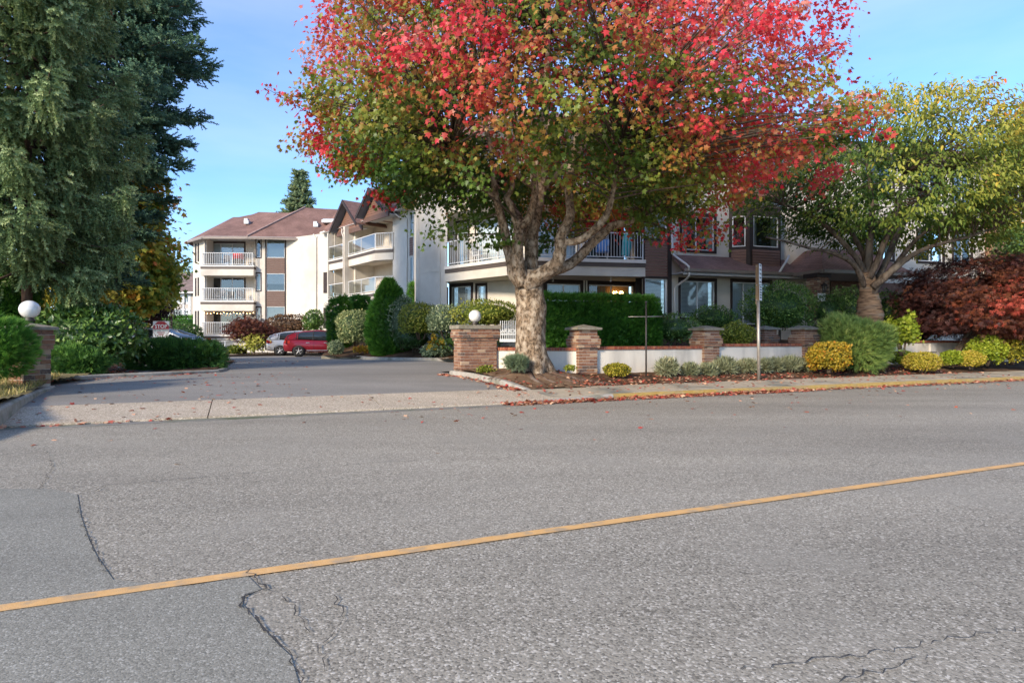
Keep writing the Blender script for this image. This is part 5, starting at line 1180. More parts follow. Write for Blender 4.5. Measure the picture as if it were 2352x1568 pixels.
L2_([(1993, 640, 0), (1995, 590, 0), (1998, 545, 0), (2003, 500, 0), (2000, 440, -.1), (1990, 370, -.2)], [15, 14, 12, 10, 7, 4])
L2_([(1996, 640, -.2), (2016, 598, -.3), (2030, 560, -.4), (2050, 520, -.5), (2062, 470, -.6), (2075, 400, -.7)], [12, 11, 10, 8, 6, 3])
L2_([(2000, 680, -.15), (2018, 650, -.3), (2045, 625, -.5), (2075, 600, -.7), (2110, 578, -.9), (2160, 560, -1.1), (2220, 545, -1.3), (2280, 525, -1.5)], [14, 13, 12, 10, 8, 6, 5, 3])
L2_([(2016, 640, .2), (2040, 590, .4), (2060, 540, .6), (2095, 490, .8), (2140, 440, 1), (2180, 390, 1.2)], [10, 10, 9, 7, 5, 3])
L2_([(2045, 622, -.4), (2075, 585, -.2), (2110, 545, 0), (2160, 510, .2), (2220, 470, .4)], [8, 8, 6, 5, 3])
L2_([(2004, 660, -.3), (2022, 646, -.4), (2036, 640, -.4)], [13, 12, 8])
mb.build('limbs', BARK['dark_bark'], CT_, True)
C0 = np.array([P(2085, 400, CD).x, CD, 6.6]); rng = np.random.default_rng(31); cen = []
while len(cen) < 1200:
    d_ = unit(rng.normal(size=(1, 3)))[0]; r_ = rng.uniform(.35, 1.0) ** .6; lpf = float(lump(d_[None], 12, .12)[0])
    p = C0 + d_ * np.array([5.7, 4.3, 3.1 if d_[2] > 0 else 2.5]) * r_ * lpf
    hr = math.hypot(p[0] - 12.6, p[1] - CD); low = 4.55 + 1.0 * math.exp(-(hr / 1.8) ** 2) + .3 * math.sin(p[0] * 1.4)
    if p[2] < low: continue
    cen.append((*p, r_ * lpf))
cen = np.array(cen); nc = len(cen); per = 30; crd = rng.uniform(.14, .32, nc)
pos = np.repeat(cen[:, :3], per, 0) + rng.normal(size=(nc * per, 3)) * np.repeat(crd, per)[:, None] * np.array([1, 1, .55]); N_ = len(pos); outw = unit(pos - C0)
tip = unit(outw * np.array([.7, .7, .1]) + rng.normal(size=(N_, 3)) * .45 + np.array([0, 0, -.55])); nm = unit(outw * .5 + rng.normal(size=(N_, 3)) * .35 + np.array([0, 0, .8]))
cd = unit(cen[:, :3] - C0); ct = .30 + .22 * (cen[:, 3] - .7) / .3 + .18 * cd[:, 2] + .20 * cd[:, 0] + .12 * -cd[:, 1] + rng.normal(size=nc) * .10  # rightward yellowing puts the crown's lit side into the leaf tint
leaves('crown', pos, tip, nm, rng.uniform(.12, .2, N_), 'lance', np.repeat(ct, per) + rng.normal(size=N_) * .08, LM['cherry_leaf'], CT_)
mb = MB(); na = np.array([tuple(p) for Lq in LB2[1:] for p in Lq[len(Lq) // 2:]]); rr = random.Random(9)
for i in range(0, nc, 3):
    c = cen[i, :3]; dd = np.linalg.norm(na - c, axis=1); j = int(dd.argmin())
    if dd[j] < 5: twig_to(mb, na[j], c, .012 + .006 * dd[j], .004, rr, 5)
mb.build('twigs', BARK['twig'], CT_, True)['kind'] = 'stuff'

# ------------------------------------------------------------------ other broad-leaved trees
def small_tree(name, label, cat, px, d, zb, boxes, mat, leaf, size, ncl, per, tintf, trunk_r=.12, bark='dark_bark', stems=1, group=None, flat=.55, seed=1, crad=(.2, .45), droop=.4):
    """boxes: crown ellipsoids in picture terms (cx, cy, rx, ry, depth offset, depth radius)"""
    rng = np.random.default_rng(seed); root = empty(name, (P(px, 0, d).x, d, zb), label, cat, group); cen = []
    A = sum(b[2] * b[3] for b in boxes)
    for (cx, cy, rx, ry, do, dr) in boxes:
        k = int(ncl * rx * ry / A); dn = sph(k, rng); r_ = rng.uniform(.3, 1, k) ** .5 * lump(dn, seed + int(cx), .12)
        c = P(cx, cy, d + do); s_ = (d + do) / FPX
        cen.append(np.array([c.x, c.y, c.z]) + dn * np.array([rx * s_, dr, ry * s_]) * r_[:, None])
    cen = np.vstack(cen); cen = cen[cen[:, 2] > zb + .15]; nc = len(cen); c0 = cen.mean(0)
    pos = np.repeat(cen, per, 0) + rng.normal(size=(nc * per, 3)) * np.repeat(rng.uniform(*crad, nc), per)[:, None] * np.array([1, 1, flat]); N_ = len(pos); ow = unit(pos - c0)
    tip = unit(ow * np.array([.6, .6, .2]) + rng.normal(size=(N_, 3)) * .5 - np.array([0, 0, droop])); nm = unit(ow * .6 + rng.normal(size=(N_, 3)) * .4 + np.array([0, 0, .6]))
    ct = tintf(cen, c0, rng)
    leaves('crown', pos, tip, nm, size * rng.uniform(.7, 1.25, N_), leaf, np.repeat(ct, per) + rng.normal(size=N_) * .08, LM[mat], root)
    mb = MB(); rr = random.Random(seed); b0 = Vector((P(px, 0, d).x, d, zb)); tops = []
    for k in range(stems):
        o = Vector((rr.uniform(-.12, .12), rr.uniform(-.1, .1), 0)) * (stems > 1); hgt = c0[2] - zb; e = Vector((c0[0] + rr.uniform(-.3, .3) * (stems > 1) * 2, c0[1], c0[2])); m1 = lerp(b0 + o, e, .45) + Vector((rr.uniform(-.1, .1), 0, .1))
        mb.tube([b0 + o - Vector((0, 0, .1)), b0 + o + Vector((0, 0, hgt * .15)), m1, e], [trunk_r * 1.25, trunk_r, trunk_r * .75, trunk_r * .35], 9); tops += [m1, lerp(m1, e, .5), e]
    for i in range(0, nc, max(1, nc // 90)):
        c = Vector(cen[i]); j = min(tops, key=lambda t: (t - c).length); twig_to(mb, j, c, trunk_r * .3, .006, rr, 5)
    mb.build('trunk', BARK[bark], root, True); return root
tf = lambda a, b, kz=.15, kx=0.: (lambda cen, c0, rng: a + b * rng.normal(size=len(cen)) + kz * np.tanh((cen[:, 2] - c0[2])) + kx * np.tanh((cen[:, 0] - c0[0]) / 2))
small_tree('japanese_maple', 'dome-shaped purple and red Japanese maple at the right edge', 'tree', 2195, 21.8, .45, [(2265, 690, 175, 100, 0, 2.3), (2165, 705, 65, 70, -.2, 1.5), (2370, 690, 110, 105, -.2, 1.8)], 'purple_leaf', 'palm', .15, 620, 42, lambda cen, c0, rng: .27 + .10 * rng.normal(size=len(cen)) + .5 * np.clip((CX + FPX * cen[:, 0] / cen[:, 1] - 2150) / 190, 0, 1) * np.clip(1.1 - np.abs(cen[:, 2] - c0[2] + .2) / 1.6, 0, 1), .07, 'twig', 4, seed=3, crad=(.16, .34), flat=.45)  # tint reddens to the right: the lit side is put into leaf colour
small_tree('autumn_maple', 'green and orange maple behind the rhododendron on the left', 'tree', 300, 27, .3, [(305, 590, 68, 130, 0, 2.2), (260, 640, 60, 90, -.5, 1.8), (330, 660, 50, 50, .3, 1.5), (318, 440, 45, 60, .3, 1.5)], 'autumn_maple', 'maple', .24, 520, 34, tf(.50, .18, .02, .06), .16, 'dark_bark', 1, seed=4, crad=(.25, .5))
small_tree('plum_tree', 'dark purple plum tree between the orange maple and townhouse', 'tree', 345, 30, .3, [(345, 705, 48, 32, 0, 1.0), (325, 730, 35, 25, .3, .8)], 'purple_leaf', 'oval', .13, 170, 36, tf(.16, .1), .1, seed=5)
small_tree('golden_shrub_tree', 'yellow-leaved small tree under the spruce branches on the left', 'tree', 105, 22, .4, [(110, 655, 110, 62, 0, 1.6), (185, 690, 60, 45, .2, 1.2), (30, 625, 60, 40, 0, 1.2)], 'gold_leaf', 'oval', .12, 330, 34, tf(.38, .2, .12), .09, 'twig', 3, seed=6)
small_tree('far_tree', 'pale bare-topped tree behind the far townhouse', 'tree', 425, 95, 0, [(425, 640, 30, 28, 0, 2)], 'olive_leaf', 'oval', .3, 120, 26, tf(.7, .15), .2, seed=7)
small_tree('young_maple', 'small yellow-green maple by the white ramp railing', 'tree', 584, 40.6, .2, [(585, 786, 17, 17, 0, .5)], 'olive_leaf', 'maple', .13, 46, 18, tf(.75, .15), .05, seed=8)
small_tree('purple_maple', 'low purple-brown Japanese maple in front of the far balconies', 'tree', 565, 41.5, .2, [(572, 757, 34, 22, 0, .9), (610, 768, 22, 16, .1, .7)], 'purple_leaf', 'palm', .2, 210, 36, tf(.42, .1), .09, seed=9, stems=2)
small_tree('green_tree', 'bright green tree leaning in at the right edge behind the cherry', 'tree', 2400, 27, 1.4, [(2345, 555, 55, 55, 0, 1.3), (2400, 600, 60, 80, .5, 1.5)], 'green_leaf', 'oval', .16, 260, 34, tf(.72, .16), .12, seed=10)
small_tree('willow_like_tree', 'tall pale green tree with upright shoots behind the cherry crown', 'tree', 2345, 33, 1.4, [(2320, 330, 30, 100, 0, 1.2), (2365, 340, 40, 110, .3, 1.5)], 'lime_leaf', 'lance', .2, 160, 30, tf(.3, .15), .13, seed=11, droop=-.3, flat=1.1)

# ------------------------------------------------------------------ conifers
def conifer(name, label, px, d, zb, htop, R0, zlow, mat, style, seed, whorl=.42, nbr=9, size=.34, dens=1.0, bark='fir_bark', taper=1.0, trunk_r=.22, tint0=.25, prof=None):
    rng = np.random.default_rng(seed); x0 = P(px, 0, d).x; root = empty(name, (x0, d, zb), label, 'tree', 'conifers')
    mb = MB(); rr = random.Random(seed); mb.tube([(x0, d, zb - .2), (x0, d, lerp(zb, htop, .4)), (x0, d, htop)], [trunk_r, trunk_r * .7, .02], 9)
    pos = []; tip = []; sz = []; tn = []; z = zlow
    while z < htop - .2:
        f = (z - zlow) / (htop - zlow); Rz = (R0 * (1 - f) ** taper + .12) if prof is None else float(np.interp(z, *prof)); nb = max(4, int(nbr * (Rz / R0) ** .5)); a0 = rng.uniform(0, 6.3)
        for k in range(nb):
            a = a0 + 2 * math.pi * k / nb + rng.normal() * .18; L = Rz * rng.uniform(.5, 1.25); dr = np.array([math.cos(a), math.sin(a), 0.]); zz = z + rng.uniform(-.2, .2)
            m = 7; sag = (.34 if style == 'spruce' else .16) * L; t = np.linspace(0, 1, m)
            path = np.stack([x0 + dr[0] * L * t, d + dr[1] * L * t, zz - sag * np.sin(t * math.pi * .62) + (.16 * L * t ** 3 if style == 'spruce' else .05 * L * t)], 1)
            mb.tube([tuple(q) for q in path], [.035 * (1 - .8 * q) * (.5 + L / 4) for q in t], 5, False)
            nl = int(dens * 30 * L / 2.5) + 6; tt = np.sqrt(rng.uniform(.05, 1, nl)); base = np.stack([np.interp(tt, t, path[:, i]) for i in range(3)], 1)
            sd = np.array([-dr[1], dr[0], 0.]); side = rng.choice([-1, 1], nl)[:, None] * sd
            wid = (.42 if style == 'spruce' else .5) * L * (.30 + .7 * (1 - tt)) * (.55 if style == 'spruce' else .7)
            o = side * (wid * rng.uniform(.0, 1, nl))[:, None]; p = base + o + dr * (np.abs(wid) * .35)[:, None] * rng.uniform(0, 1, (nl, 1))
            if style == 'spruce':                              # rows of hanging shoots
                h = rng.integers(1, 4, nl); rep = np.repeat(np.arange(nl), h); lev = np.concatenate([np.arange(q) for q in h]); p = p[rep] - np.stack([0 * lev, 0 * lev, lev * size * .62], 1) + rng.normal(size=(len(rep), 3)) * .045
                tp = np.array([0, 0, -1.]) + dr * .30 + side[rep] * .12 + rng.normal(size=(len(rep), 3)) * .24; top_ = lev == 0; tp[top_] += dr * .9 + side[rep][top_] * .5 + np.array([0, 0, .5])
                tint = tint0 + .22 * tt[rep] + .07 * lev + rng.normal(size=len(rep)) * .12 + top_ * .15
            else:
                p = p + rng.normal(size=p.shape) * np.array([.06, .06, .09]); tp = dr * .8 + side * .7 + np.array([0, 0, .05]) + rng.normal(size=(nl, 3)) * .38; tint = tint0 + .3 * tt + rng.normal(size=nl) * .14
            pos.append(p); tip.append(tp); tn.append(tint); sz.append(size * rng.uniform(.7, 1.2, len(p)))
        z += whorl * (1 - .3 * f)
    pos, tip, tn, sz = np.vstack(pos), np.vstack(tip), np.concatenate(tn), np.concatenate(sz)
    pyy = HY - FPX * (pos[:, 2] - H) / pos[:, 1]; pxx = CX + FPX * pos[:, 0] / pos[:, 1]
    k = (pyy > -170) & (pxx > -260); pos, tip, tn, sz = pos[k], tip[k], tn[k], sz[k]
    print('conifer', name, len(pos))
    leaves('foliage', pos, tip, rng.normal(size=pos.shape), sz, 'brush', tn, LM[mat], root); mb.build('trunk', BARK[bark], root, True); return root
conifer('spruce_tree', 'tall spruce with hanging pale green shoots at the left edge', 62, 16.2, .45, 30, 2.9, 3.3, 'spruce_needle', 'spruce', 3, whorl=.50, nbr=11, size=.36, dens=1.7, tint0=.38, prof=([3.3, 4.4, 7, 11, 20, 30], [1.7, 2.1, 2.2, 2.3, 1.7, .1]), trunk_r=.13)
conifer('fir_tree', 'tall dark fir rising behind the spruce against the sky', 262, 25.5, .3, 36, 4.4, 5.2, 'fir_needle', 'fir', 5, whorl=.56, nbr=12, size=.42, dens=2.7, tint0=.46, trunk_r=.2, prof=([5.2, 8, 9.5, 11.5, 16, 36], [1.4, 1.9, 2.6, 3.1, 3.3, .2]))
conifer('fir_tree', 'young fir with a bare reddish trunk behind the rhododendron', 180, 20.5, .4, 9.5, 1.6, 3.4, 'fir_needle', 'fir', 6, whorl=.3, nbr=9, size=.34, dens=2.2, trunk_r=.085, tint0=.4)
conifer('background_conifer', 'lone conifer rising behind the far brown roof', 688, 84, 0, 24.6, 3.6, 9, 'pale_conifer', 'fir', 7, whorl=.9, nbr=9, size=1.2, dens=1.1, tint0=.4, trunk_r=.3)

# ------------------------------------------------------------------ shrubs, front bed on the right
lav = 'lavender clumps in front of the wall'
bush('euonymus', 'small round yellow-green shrub right of the second brick pillar', 'shrub', (1385, 1447, 834, 864), 15.7, 'gold_leaf', 'round', .042, 1900, tint=(.0, .85), amp=.06)
LV = [((1507, 1559, 826, 864), 'lavender clump nearest the dark pole'), ((1568, 1602, 837, 865), 'small lavender clump left of the middle brick pillar'), ((1606, 1645, 838, 864), 'grey lavender clump at the foot of the middle brick pillar'), ((1642, 1692, 821, 862), 'greenest lavender clump just right of the middle brick pillar'), ((1695, 1740, 827, 857), 'brown twiggy lavender clump left of the wooden sign post'), ((1744, 1771, 828, 854), 'lavender clump just right of the wooden sign post'), ((1766, 1796, 826, 854), 'second lavender clump right of the wooden sign post'), ((1790, 1838, 821, 853), 'tall lavender clump near the right end of the row'), ((1828, 1868, 827, 851), 'lavender clump at the right end beside the golden shrub')]
for i, (b_, lb) in enumerate(LV):
    d_ = dv((b_[0] + b_[1]) / 2, 13.25); bush('lavender', lb, 'shrub', b_, d_, 'lavender_leaf', 'blade', .15, 1900, core=.55, up=.75, amp=.12, group=lav, shell=(.45, 1.0), tint=(.05, .8 + .2 * (i == 4 or i == 0)))
bush('euonymus', 'golden yellow shrub with orange tips left of the mugo pine', 'shrub', (1854, 1946, 783, 850), 17.7, 'orange_euonymus', 'round', .06, 3600, amp=.13, ex=2.3)
bush('mugo_pine', 'large rounded mugo pine beside the last brick pillar', 'shrub', (1888, 2038, 733, 851), 18.9, 'pine_leaf', 'tuft', .21, 4600, amp=.14, ex=2.3, up=.5, cl=14)
bush('lime_shrub', 'upright lime-green shrub between mugo pine and purple maple', 'shrub', (2036, 2110, 712, 812), 19.8, 'lime_leaf', 'maple', .11, 950, core=0, amp=.28, shell=(.35, 1.05), stems=6)
bush('euonymus', 'pale gold dome shrub left of the purple maple trunks', 'shrub', (2080, 2157, 808, 853), 19.3, 'gold_leaf', 'round', .05, 3000, tint=(.35, 1), amp=.06)
bush('low_shrub', 'green low shrub behind the pale gold dome', 'shrub', (2046, 2100, 806, 838), 20, 'lime_leaf', 'round', .06, 1100, tint=(0, .5))
bush('low_shrub', 'yellow-green low shrub under the purple maple trunks', 'shrub', (2160, 2212, 806, 838), 20.4, 'lime_leaf', 'round', .055, 1500, tint=(.2, .9))
bush('euonymus', 'second pale gold dome shrub right of the purple maple trunks', 'shrub', (2200, 2258, 806, 843), 20.3, 'gold_leaf', 'round', .05, 2100, tint=(.35, 1), amp=.06)
bush('barberry', 'loose bright yellow shrub beside the second gold dome', 'shrub', (2224, 2302, 773, 834), 21.0, 'lime_leaf', 'round', .07, 2600, tint=(.3, 1), amp=.16)
bush('barberry', 'yellow-green shrub cut by the right picture edge', 'shrub', (2285, 2372, 782, 831), 21.2, 'gold_leaf', 'round', .06, 2500, tint=(.0, .75), amp=.14)
bush('rosemary', 'rosemary clump at the foot of the maple trunk', 'shrub', (1157, 1216, 816, 852), 14.55, 'greygreen_leaf', 'tuft', .12, 800, tint=(.1, .7), shell=(.4, 1), up=.6, core=.5, stems=0)
bush('ground_ivy', 'low yellow-green plant in front of the wide brick pillar', 'plant', (1088, 1140, 838, 860), 15.3, 'olive_leaf', 'round', .05, 420, core=0, shell=(.2, 1), stems=0)
bush('ground_ivy', 'small yellow-green plant at the foot of the short white wall', 'plant', (1292, 1325, 838, 853), 15.5, 'olive_leaf', 'round', .045, 320, core=0, shell=(.2, 1), stems=0)
# shrubs of the upper garden
HD = empty('cedar_hedge', (2.4, 19.3, 1.1), 'clipped dark green cedar hedge behind the low white wall', 'hedge')
hA, hB = Vector((.75, 18.9, 0)), Vector((4.75, 20.1, 0)); hf = Face(hA, hB); hz0, hz1, ht = .9, 2.5, .62; rng = np.random.default_rng(8); n = 11000
fc = rng.uniform(size=n); s_ = rng.uniform(0, hf.L, n); zz = hz0 + (hz1 - hz0) * rng.uniform(0, 1, n) ** .8; oo = np.full(n, 1.0); nr = np.zeros((n, 3)); tn3 = np.array(hf.n); tt3 = np.array(hf.t)
isf = fc < .55; ist = (fc >= .55) & (fc < .85); ise = fc >= .85
oo[isf] = ht; nr[isf] = tn3; oo[ist] = rng.uniform(-ht, ht, ist.sum()); zz[ist] = hz1; nr[ist] = (0, 0, 1); oo[ise] = rng.uniform(-ht, ht, ise.sum()); s_[ise] = np.where(rng.uniform(size=ise.sum()) < .7, hf.L, 0); nr[ise] = np.where(s_[ise][:, None] > 1, tt3, -tt3)
rnd = np.clip((s_ - (hf.L - .45)) / .45, 0, 1) ** 2; zz = zz - rnd * .35 * (zz > hz1 - .4); oo = oo - rnd * .3 * (oo > 0)
pos = np.array(hf.a) + s_[:, None] * tt3 + oo[:, None] * tn3; pos[:, 2] = zz; pos += rng.normal(size=pos.shape) * .035 + .045 * np.sin(pos @ rng.normal(size=(3, 3)) * 3)
tip = unit(nr + np.array([0, 0, .45]) + rng.normal(size=(n, 3)) * .45)
mbc = MB(); hf.box(mbc, .1, hf.L - .25, -ht + .1, ht - .1, hz0, hz1 - .1); cv = np.array(mbc.v)
leaves('foliage', pos, tip, rng.normal(size=(n, 3)), rng.uniform(.08, .15, n), 'spray', .35 + .22 * np.sin(pos[:, 0] * 3 + pos[:, 2] * 5) * .5 + rng.normal(size=n) * .18 + .2 * (zz > hz1 - .1), LM['cedar_leaf'], HD, (cv, mbc.f, .1))  # top sprays tinted lighter, light from above put into the colour
UG = [('rhododendron', 'mixed green shrub right of the cedar hedge', (1488, 1602, 722, 792), 20.6, 'rhodo_leaf', 'oval', .09, 1700), ('rhododendron', 'rounded green shrub under the blinds window', (1585, 1694, 704, 764), 22.3, 'green_leaf', 'oval', .08, 2400),
      ('golden_shrub', 'low golden-olive shrub behind the lavender wall', (1653, 1732, 744, 795), 19.6, 'olive_leaf', 'round', .055, 2400), ('laurel', 'big round dark green shrub behind the wooden sign post', (1712, 1870, 647, 775), 22.2, 'green_leaf', 'oval', .08, 7500),
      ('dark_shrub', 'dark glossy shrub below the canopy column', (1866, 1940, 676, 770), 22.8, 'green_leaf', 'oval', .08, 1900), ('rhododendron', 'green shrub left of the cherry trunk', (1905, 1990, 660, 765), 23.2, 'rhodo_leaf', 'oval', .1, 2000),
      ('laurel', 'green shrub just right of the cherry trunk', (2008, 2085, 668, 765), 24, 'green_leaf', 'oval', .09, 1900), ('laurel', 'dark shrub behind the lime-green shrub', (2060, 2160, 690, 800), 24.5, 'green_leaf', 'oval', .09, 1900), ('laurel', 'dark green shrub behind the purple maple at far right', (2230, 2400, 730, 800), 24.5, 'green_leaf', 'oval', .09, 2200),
      ('rhododendron', 'olive shrub above the globe lamp left of the maple trunk', (1040, 1205, 690, 752), 24.8, 'olive_leaf', 'oval', .1, 3400)]
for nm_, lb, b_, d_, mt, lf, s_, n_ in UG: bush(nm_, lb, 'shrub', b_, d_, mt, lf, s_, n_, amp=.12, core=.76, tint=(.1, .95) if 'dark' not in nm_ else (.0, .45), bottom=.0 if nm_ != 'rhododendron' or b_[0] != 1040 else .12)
# shrubs in the bed beyond the driveway
MBD = [('cedar_shrub', 'left dome-topped cedar shrub behind the red car', (755, 807, 681, 812), 34, 'cedar_leaf', 'spray', .2, 3200, 3), ('cedar_shrub', 'small dome-topped cedar shrub right of its taller twin', (802, 851, 680, 740), 36.5, 'cedar_leaf', 'spray', .2, 2000, 3),
       ('variegated_shrub', 'cream variegated shrub between the domed cedars and the cone', (775, 858, 713, 792), 32, 'variegated_leaf', 'oval', .13, 2600, 2.4), ('variegated_shrub', 'low variegated shrub at the corner of the bed kerb', (754, 789, 783, 816), 31.2, 'greygreen_leaf', 'oval', .1, 900, 2),
       ('holly', 'loose grey-green holly right of the tall cone cedar', (890, 962, 676, 800), 28.6, 'greygreen_leaf', 'oval', .12, 1700, 2), ('azalea', 'round olive shrub left of the wide brick pillar', (917, 1016, 698, 775), 26.4, 'olive_leaf', 'oval', .10, 3400, 2.3), ('osmanthus', 'grey-green variegated shrub behind the wide brick pillar', (979, 1060, 702, 770), 25.2, 'greygreen_leaf', 'oval', .09, 2600, 2.2),
       ('ivy', 'dark green ground cover beside the brick pillar base', (964, 1040, 792, 820), 26, 'greygreen_leaf', 'round', .09, 900, 2), ('arborvitae', 'thin dark cedar against the facet wall', (937, 958, 648, 760), 34, 'cedar_leaf', 'spray', .2, 700, 2)]
for nm_, lb, b_, d_, mt, lf, s_, n_, ex in MBD: bush(nm_, lb, 'shrub', b_, d_, mt, lf, s_, n_, ex=ex, amp=.07, core=.8, tint=(.05, .95), stems=4, bottom=.2 if nm_ in ('azalea', 'osmanthus') else 0)
bush('dark_shrub', 'added dark low shrub standing in for shade under the olive shrub', 'shrub', (905, 1000, 748, 806), 27.4, 'green_leaf', 'oval', .1, 1300, tint=(0, .35)); bush('dark_shrub', 'added dark low shrub standing in for shade behind the wide brick pillar', 'shrub', (990, 1160, 745, 808), 25.9, 'green_leaf', 'oval', .1, 1700, tint=(0, .35))  # both added: dark leaves stand in for the shaded gap beneath the bushes
# the tall cone
cn_ = empty('cone_cedar', P(893, 810, 29.3), 'tall cone-shaped cedar in the middle of the bed', 'shrub'); rng = np.random.default_rng(17); n = 5200
zb, zt = P(893, 816, 29.3).z, P(893, 643, 29.3).z; f = rng.uniform(0, 1, n) ** 1.15; a = rng.uniform(0, 6.283, n); rad = np.interp(f, [0, .1, .3, .6, .85, 1], [.68, .9, 1.0, .82, .46, .05]) * (1 + .07 * np.sin(3 * a + f * 9)) * rng.uniform(.86, 1.04, n); cx_ = P(893, 0, 29.3).x
pos = np.stack([cx_ + rad * np.cos(a), 29.3 + rad * np.sin(a), zb + (zt - zb) * f], 1); tip = np.stack([np.cos(a), np.sin(a), 0 * a + .55], 1) + rng.normal(size=(n, 3)) * .3
mbc = MB(); mbc.lathe([(.68, zb), (.95, lerp(zb, zt, .3)), (.78, lerp(zb, zt, .6)), (.4, lerp(zb, zt, .85)), (.03, zt - .1)], 14, (cx_, 29.3, 0))
leaves('foliage', pos, tip, rng.normal(size=(n, 3)), rng.uniform(.16, .27, n), 'spray', .45 + rng.normal(size=n) * .2, LM['cedar_leaf'], cn_, (np.array(mbc.v), mbc.f, .1))
bush('hosta', 'orange and green hosta leaves beside the brick pillar', 'plant', (980, 1018, 780, 808), 25.9, 'orange_euonymus', 'round', .34, 26, core=0, shell=(.3, .9), stems=0)
bush('ground_cover', 'rust-coloured low plants on the slope left of the cone cedar', 'plant', (808, 850, 793, 812), 30.2, 'orange_euonymus', 'round', .1, 420, core=0, shell=(.2, 1), stems=0, tint=(.5, 1))
bush('rust_hedge', 'long brownish-red hedge in front of the far wing', 'hedge', (606, 712, 724, 772), 46.5, 'rust_leaf', 'oval', .17, 2600, ex=3.2, dep=.3, tint=(.0, 1), amp=.08)
bush('laurel', 'rounded green shrub in the corner of the two wings', 'shrub', (699, 745, 711, 765), 46, 'green_leaf', 'oval', .16, 1500, amp=.1)
bush('low_shrub', 'low rust-green shrub at the ramp railing', 'shrub', (521, 557, 793, 814), 41, 'olive_leaf', 'round', .1, 800, tint=(.0, .6))
bush('far_hedge', 'upper clipped hedge in front of the far townhouse', 'hedge', (360, 470, 728, 756), 62, 'cedar_leaf', 'spray', .3, 1500, ex=4, dep=.3)
bush('far_hedge', 'lower dark hedge left of the far wing', 'hedge', (378, 462, 746, 785), 50, 'green_leaf', 'oval', .2, 1600, ex=4, dep=.3, tint=(0, .6))
# left side
bush('yew', 'bright green yew shrub cut by the left edge in front of the pillar', 'shrub', (-105, 50, 724, 872), 10.9, 'cedar_leaf', 'tuft', .12, 4200, amp=.16, ex=2.2, cl=7, up=.55)
bush('cedar_hedge', 'tall clipped cedar hedge at the left edge behind the globe lamp', 'hedge', (-120, 68, 630, 800), 16.6, 'cedar_leaf', 'spray', .15, 5200, ex=3, dep=.7, amp=.06)
bush('rhododendron', 'large rhododendron behind the left brick pillar', 'shrub', (82, 312, 692, 845), 16.6, 'rhodo_leaf', 'oval', .17, 3600, amp=.12, ex=2.3, core=.82, up=.15, dep=.7)
bush('juniper', 'low bright juniper beside the left brick pillar', 'shrub', (100, 238, 802, 866), 15.4, 'juniper_leaf', 'spray', .13, 3000, amp=.14, ex=2.6, dep=.6, cl=8, tint=(.1, .8))
bush('juniper', 'long dark juniper hedge below the stop sign', 'hedge', (296, 503, 784, 855), 18.6, 'juniper_leaf', 'spray', .16, 5600, amp=.09, ex=3.4, dep=.42, cl=9, tint=(.0, .85))
# ================================================================== vehicles
def paint(name, c, metal=.35): return pmat(name, tuple(q * .92 for q in c), c, 2, .28, spec=.5, metal=metal, coat=.6)
M['tyre'] = pmat('tyre', (.018, .018, .018), (.03, .03, .03), 20, .85)
M['alloy'] = pmat('alloy', (.5, .5, .5), (.6, .6, .6), 6, .35, metal=.7)
M['car_glass'] = pmat('car_glass', (.02, .025, .028), (.03, .036, .04), 2, .06, spec=.7)
M['black_plastic'] = pmat('black_plastic', (.02, .02, .02), (.03, .03, .03), 8, .6)
M['tail'] = pmat('tail_light', (.42, .02, .012), (.5, .04, .02), 6, .2, coat=.5)
SUV = dict(body=[(-2.3, .48, .86, .74), (-2.22, .34, 1.0, .85), (-1.95, .29, 1.05, .90), (-1.4, .27, 1.05, .915), (-.6, .25, 1.02, .92), (.3, .25, .99, .915), (1.1, .26, .965, .905), (1.6, .27, .92, .88), (2.05, .3, .82, .83), (2.3, .42, .68, .66)],
           green=[(-2.22, 1.02, 1.05, .80, .78), (-2.02, 1.08, 1.30, .83, .70), (-1.65, 1.11, 1.46, .855, .665), (-1.0, 1.08, 1.60, .875, .67), (-.2, 1.03, 1.66, .885, .68), (.35, .99, 1.62, .88, .67), (.75, .98, 1.46, .86, .66), (1.4, .95, .98, .82, .8)], ax=(-1.38, 1.38), wr=.345, roof=(1, 6), pillars=(-1.42, -.5, .42))
SED = dict(body=[(-2.35, .5, .82, .72), (-2.25, .36, .96, .83), (-1.9, .27, 1.0, .88), (-1.3, .24, .98, .9), (-.5, .22, .95, .905), (.4, .22, .93, .9), (1.2, .23, .90, .89), (1.7, .25, .84, .87), (2.1, .28, .75, .82), (2.35, .4, .62, .65)],
           green=[(-2.0, .97, .99, .78, .76), (-1.5, .98, 1.2, .83, .68), (-.9, .96, 1.40, .86, .64), (-.3, .95, 1.46, .865, .63), (.3, .94, 1.43, .86, .63), (.7, .93, 1.28, .85, .63), (1.35, .90, .93, .82, .78)], ax=(-1.42, 1.42), wr=.33, roof=(2, 5), pillars=(-1.0, -.25, .5))
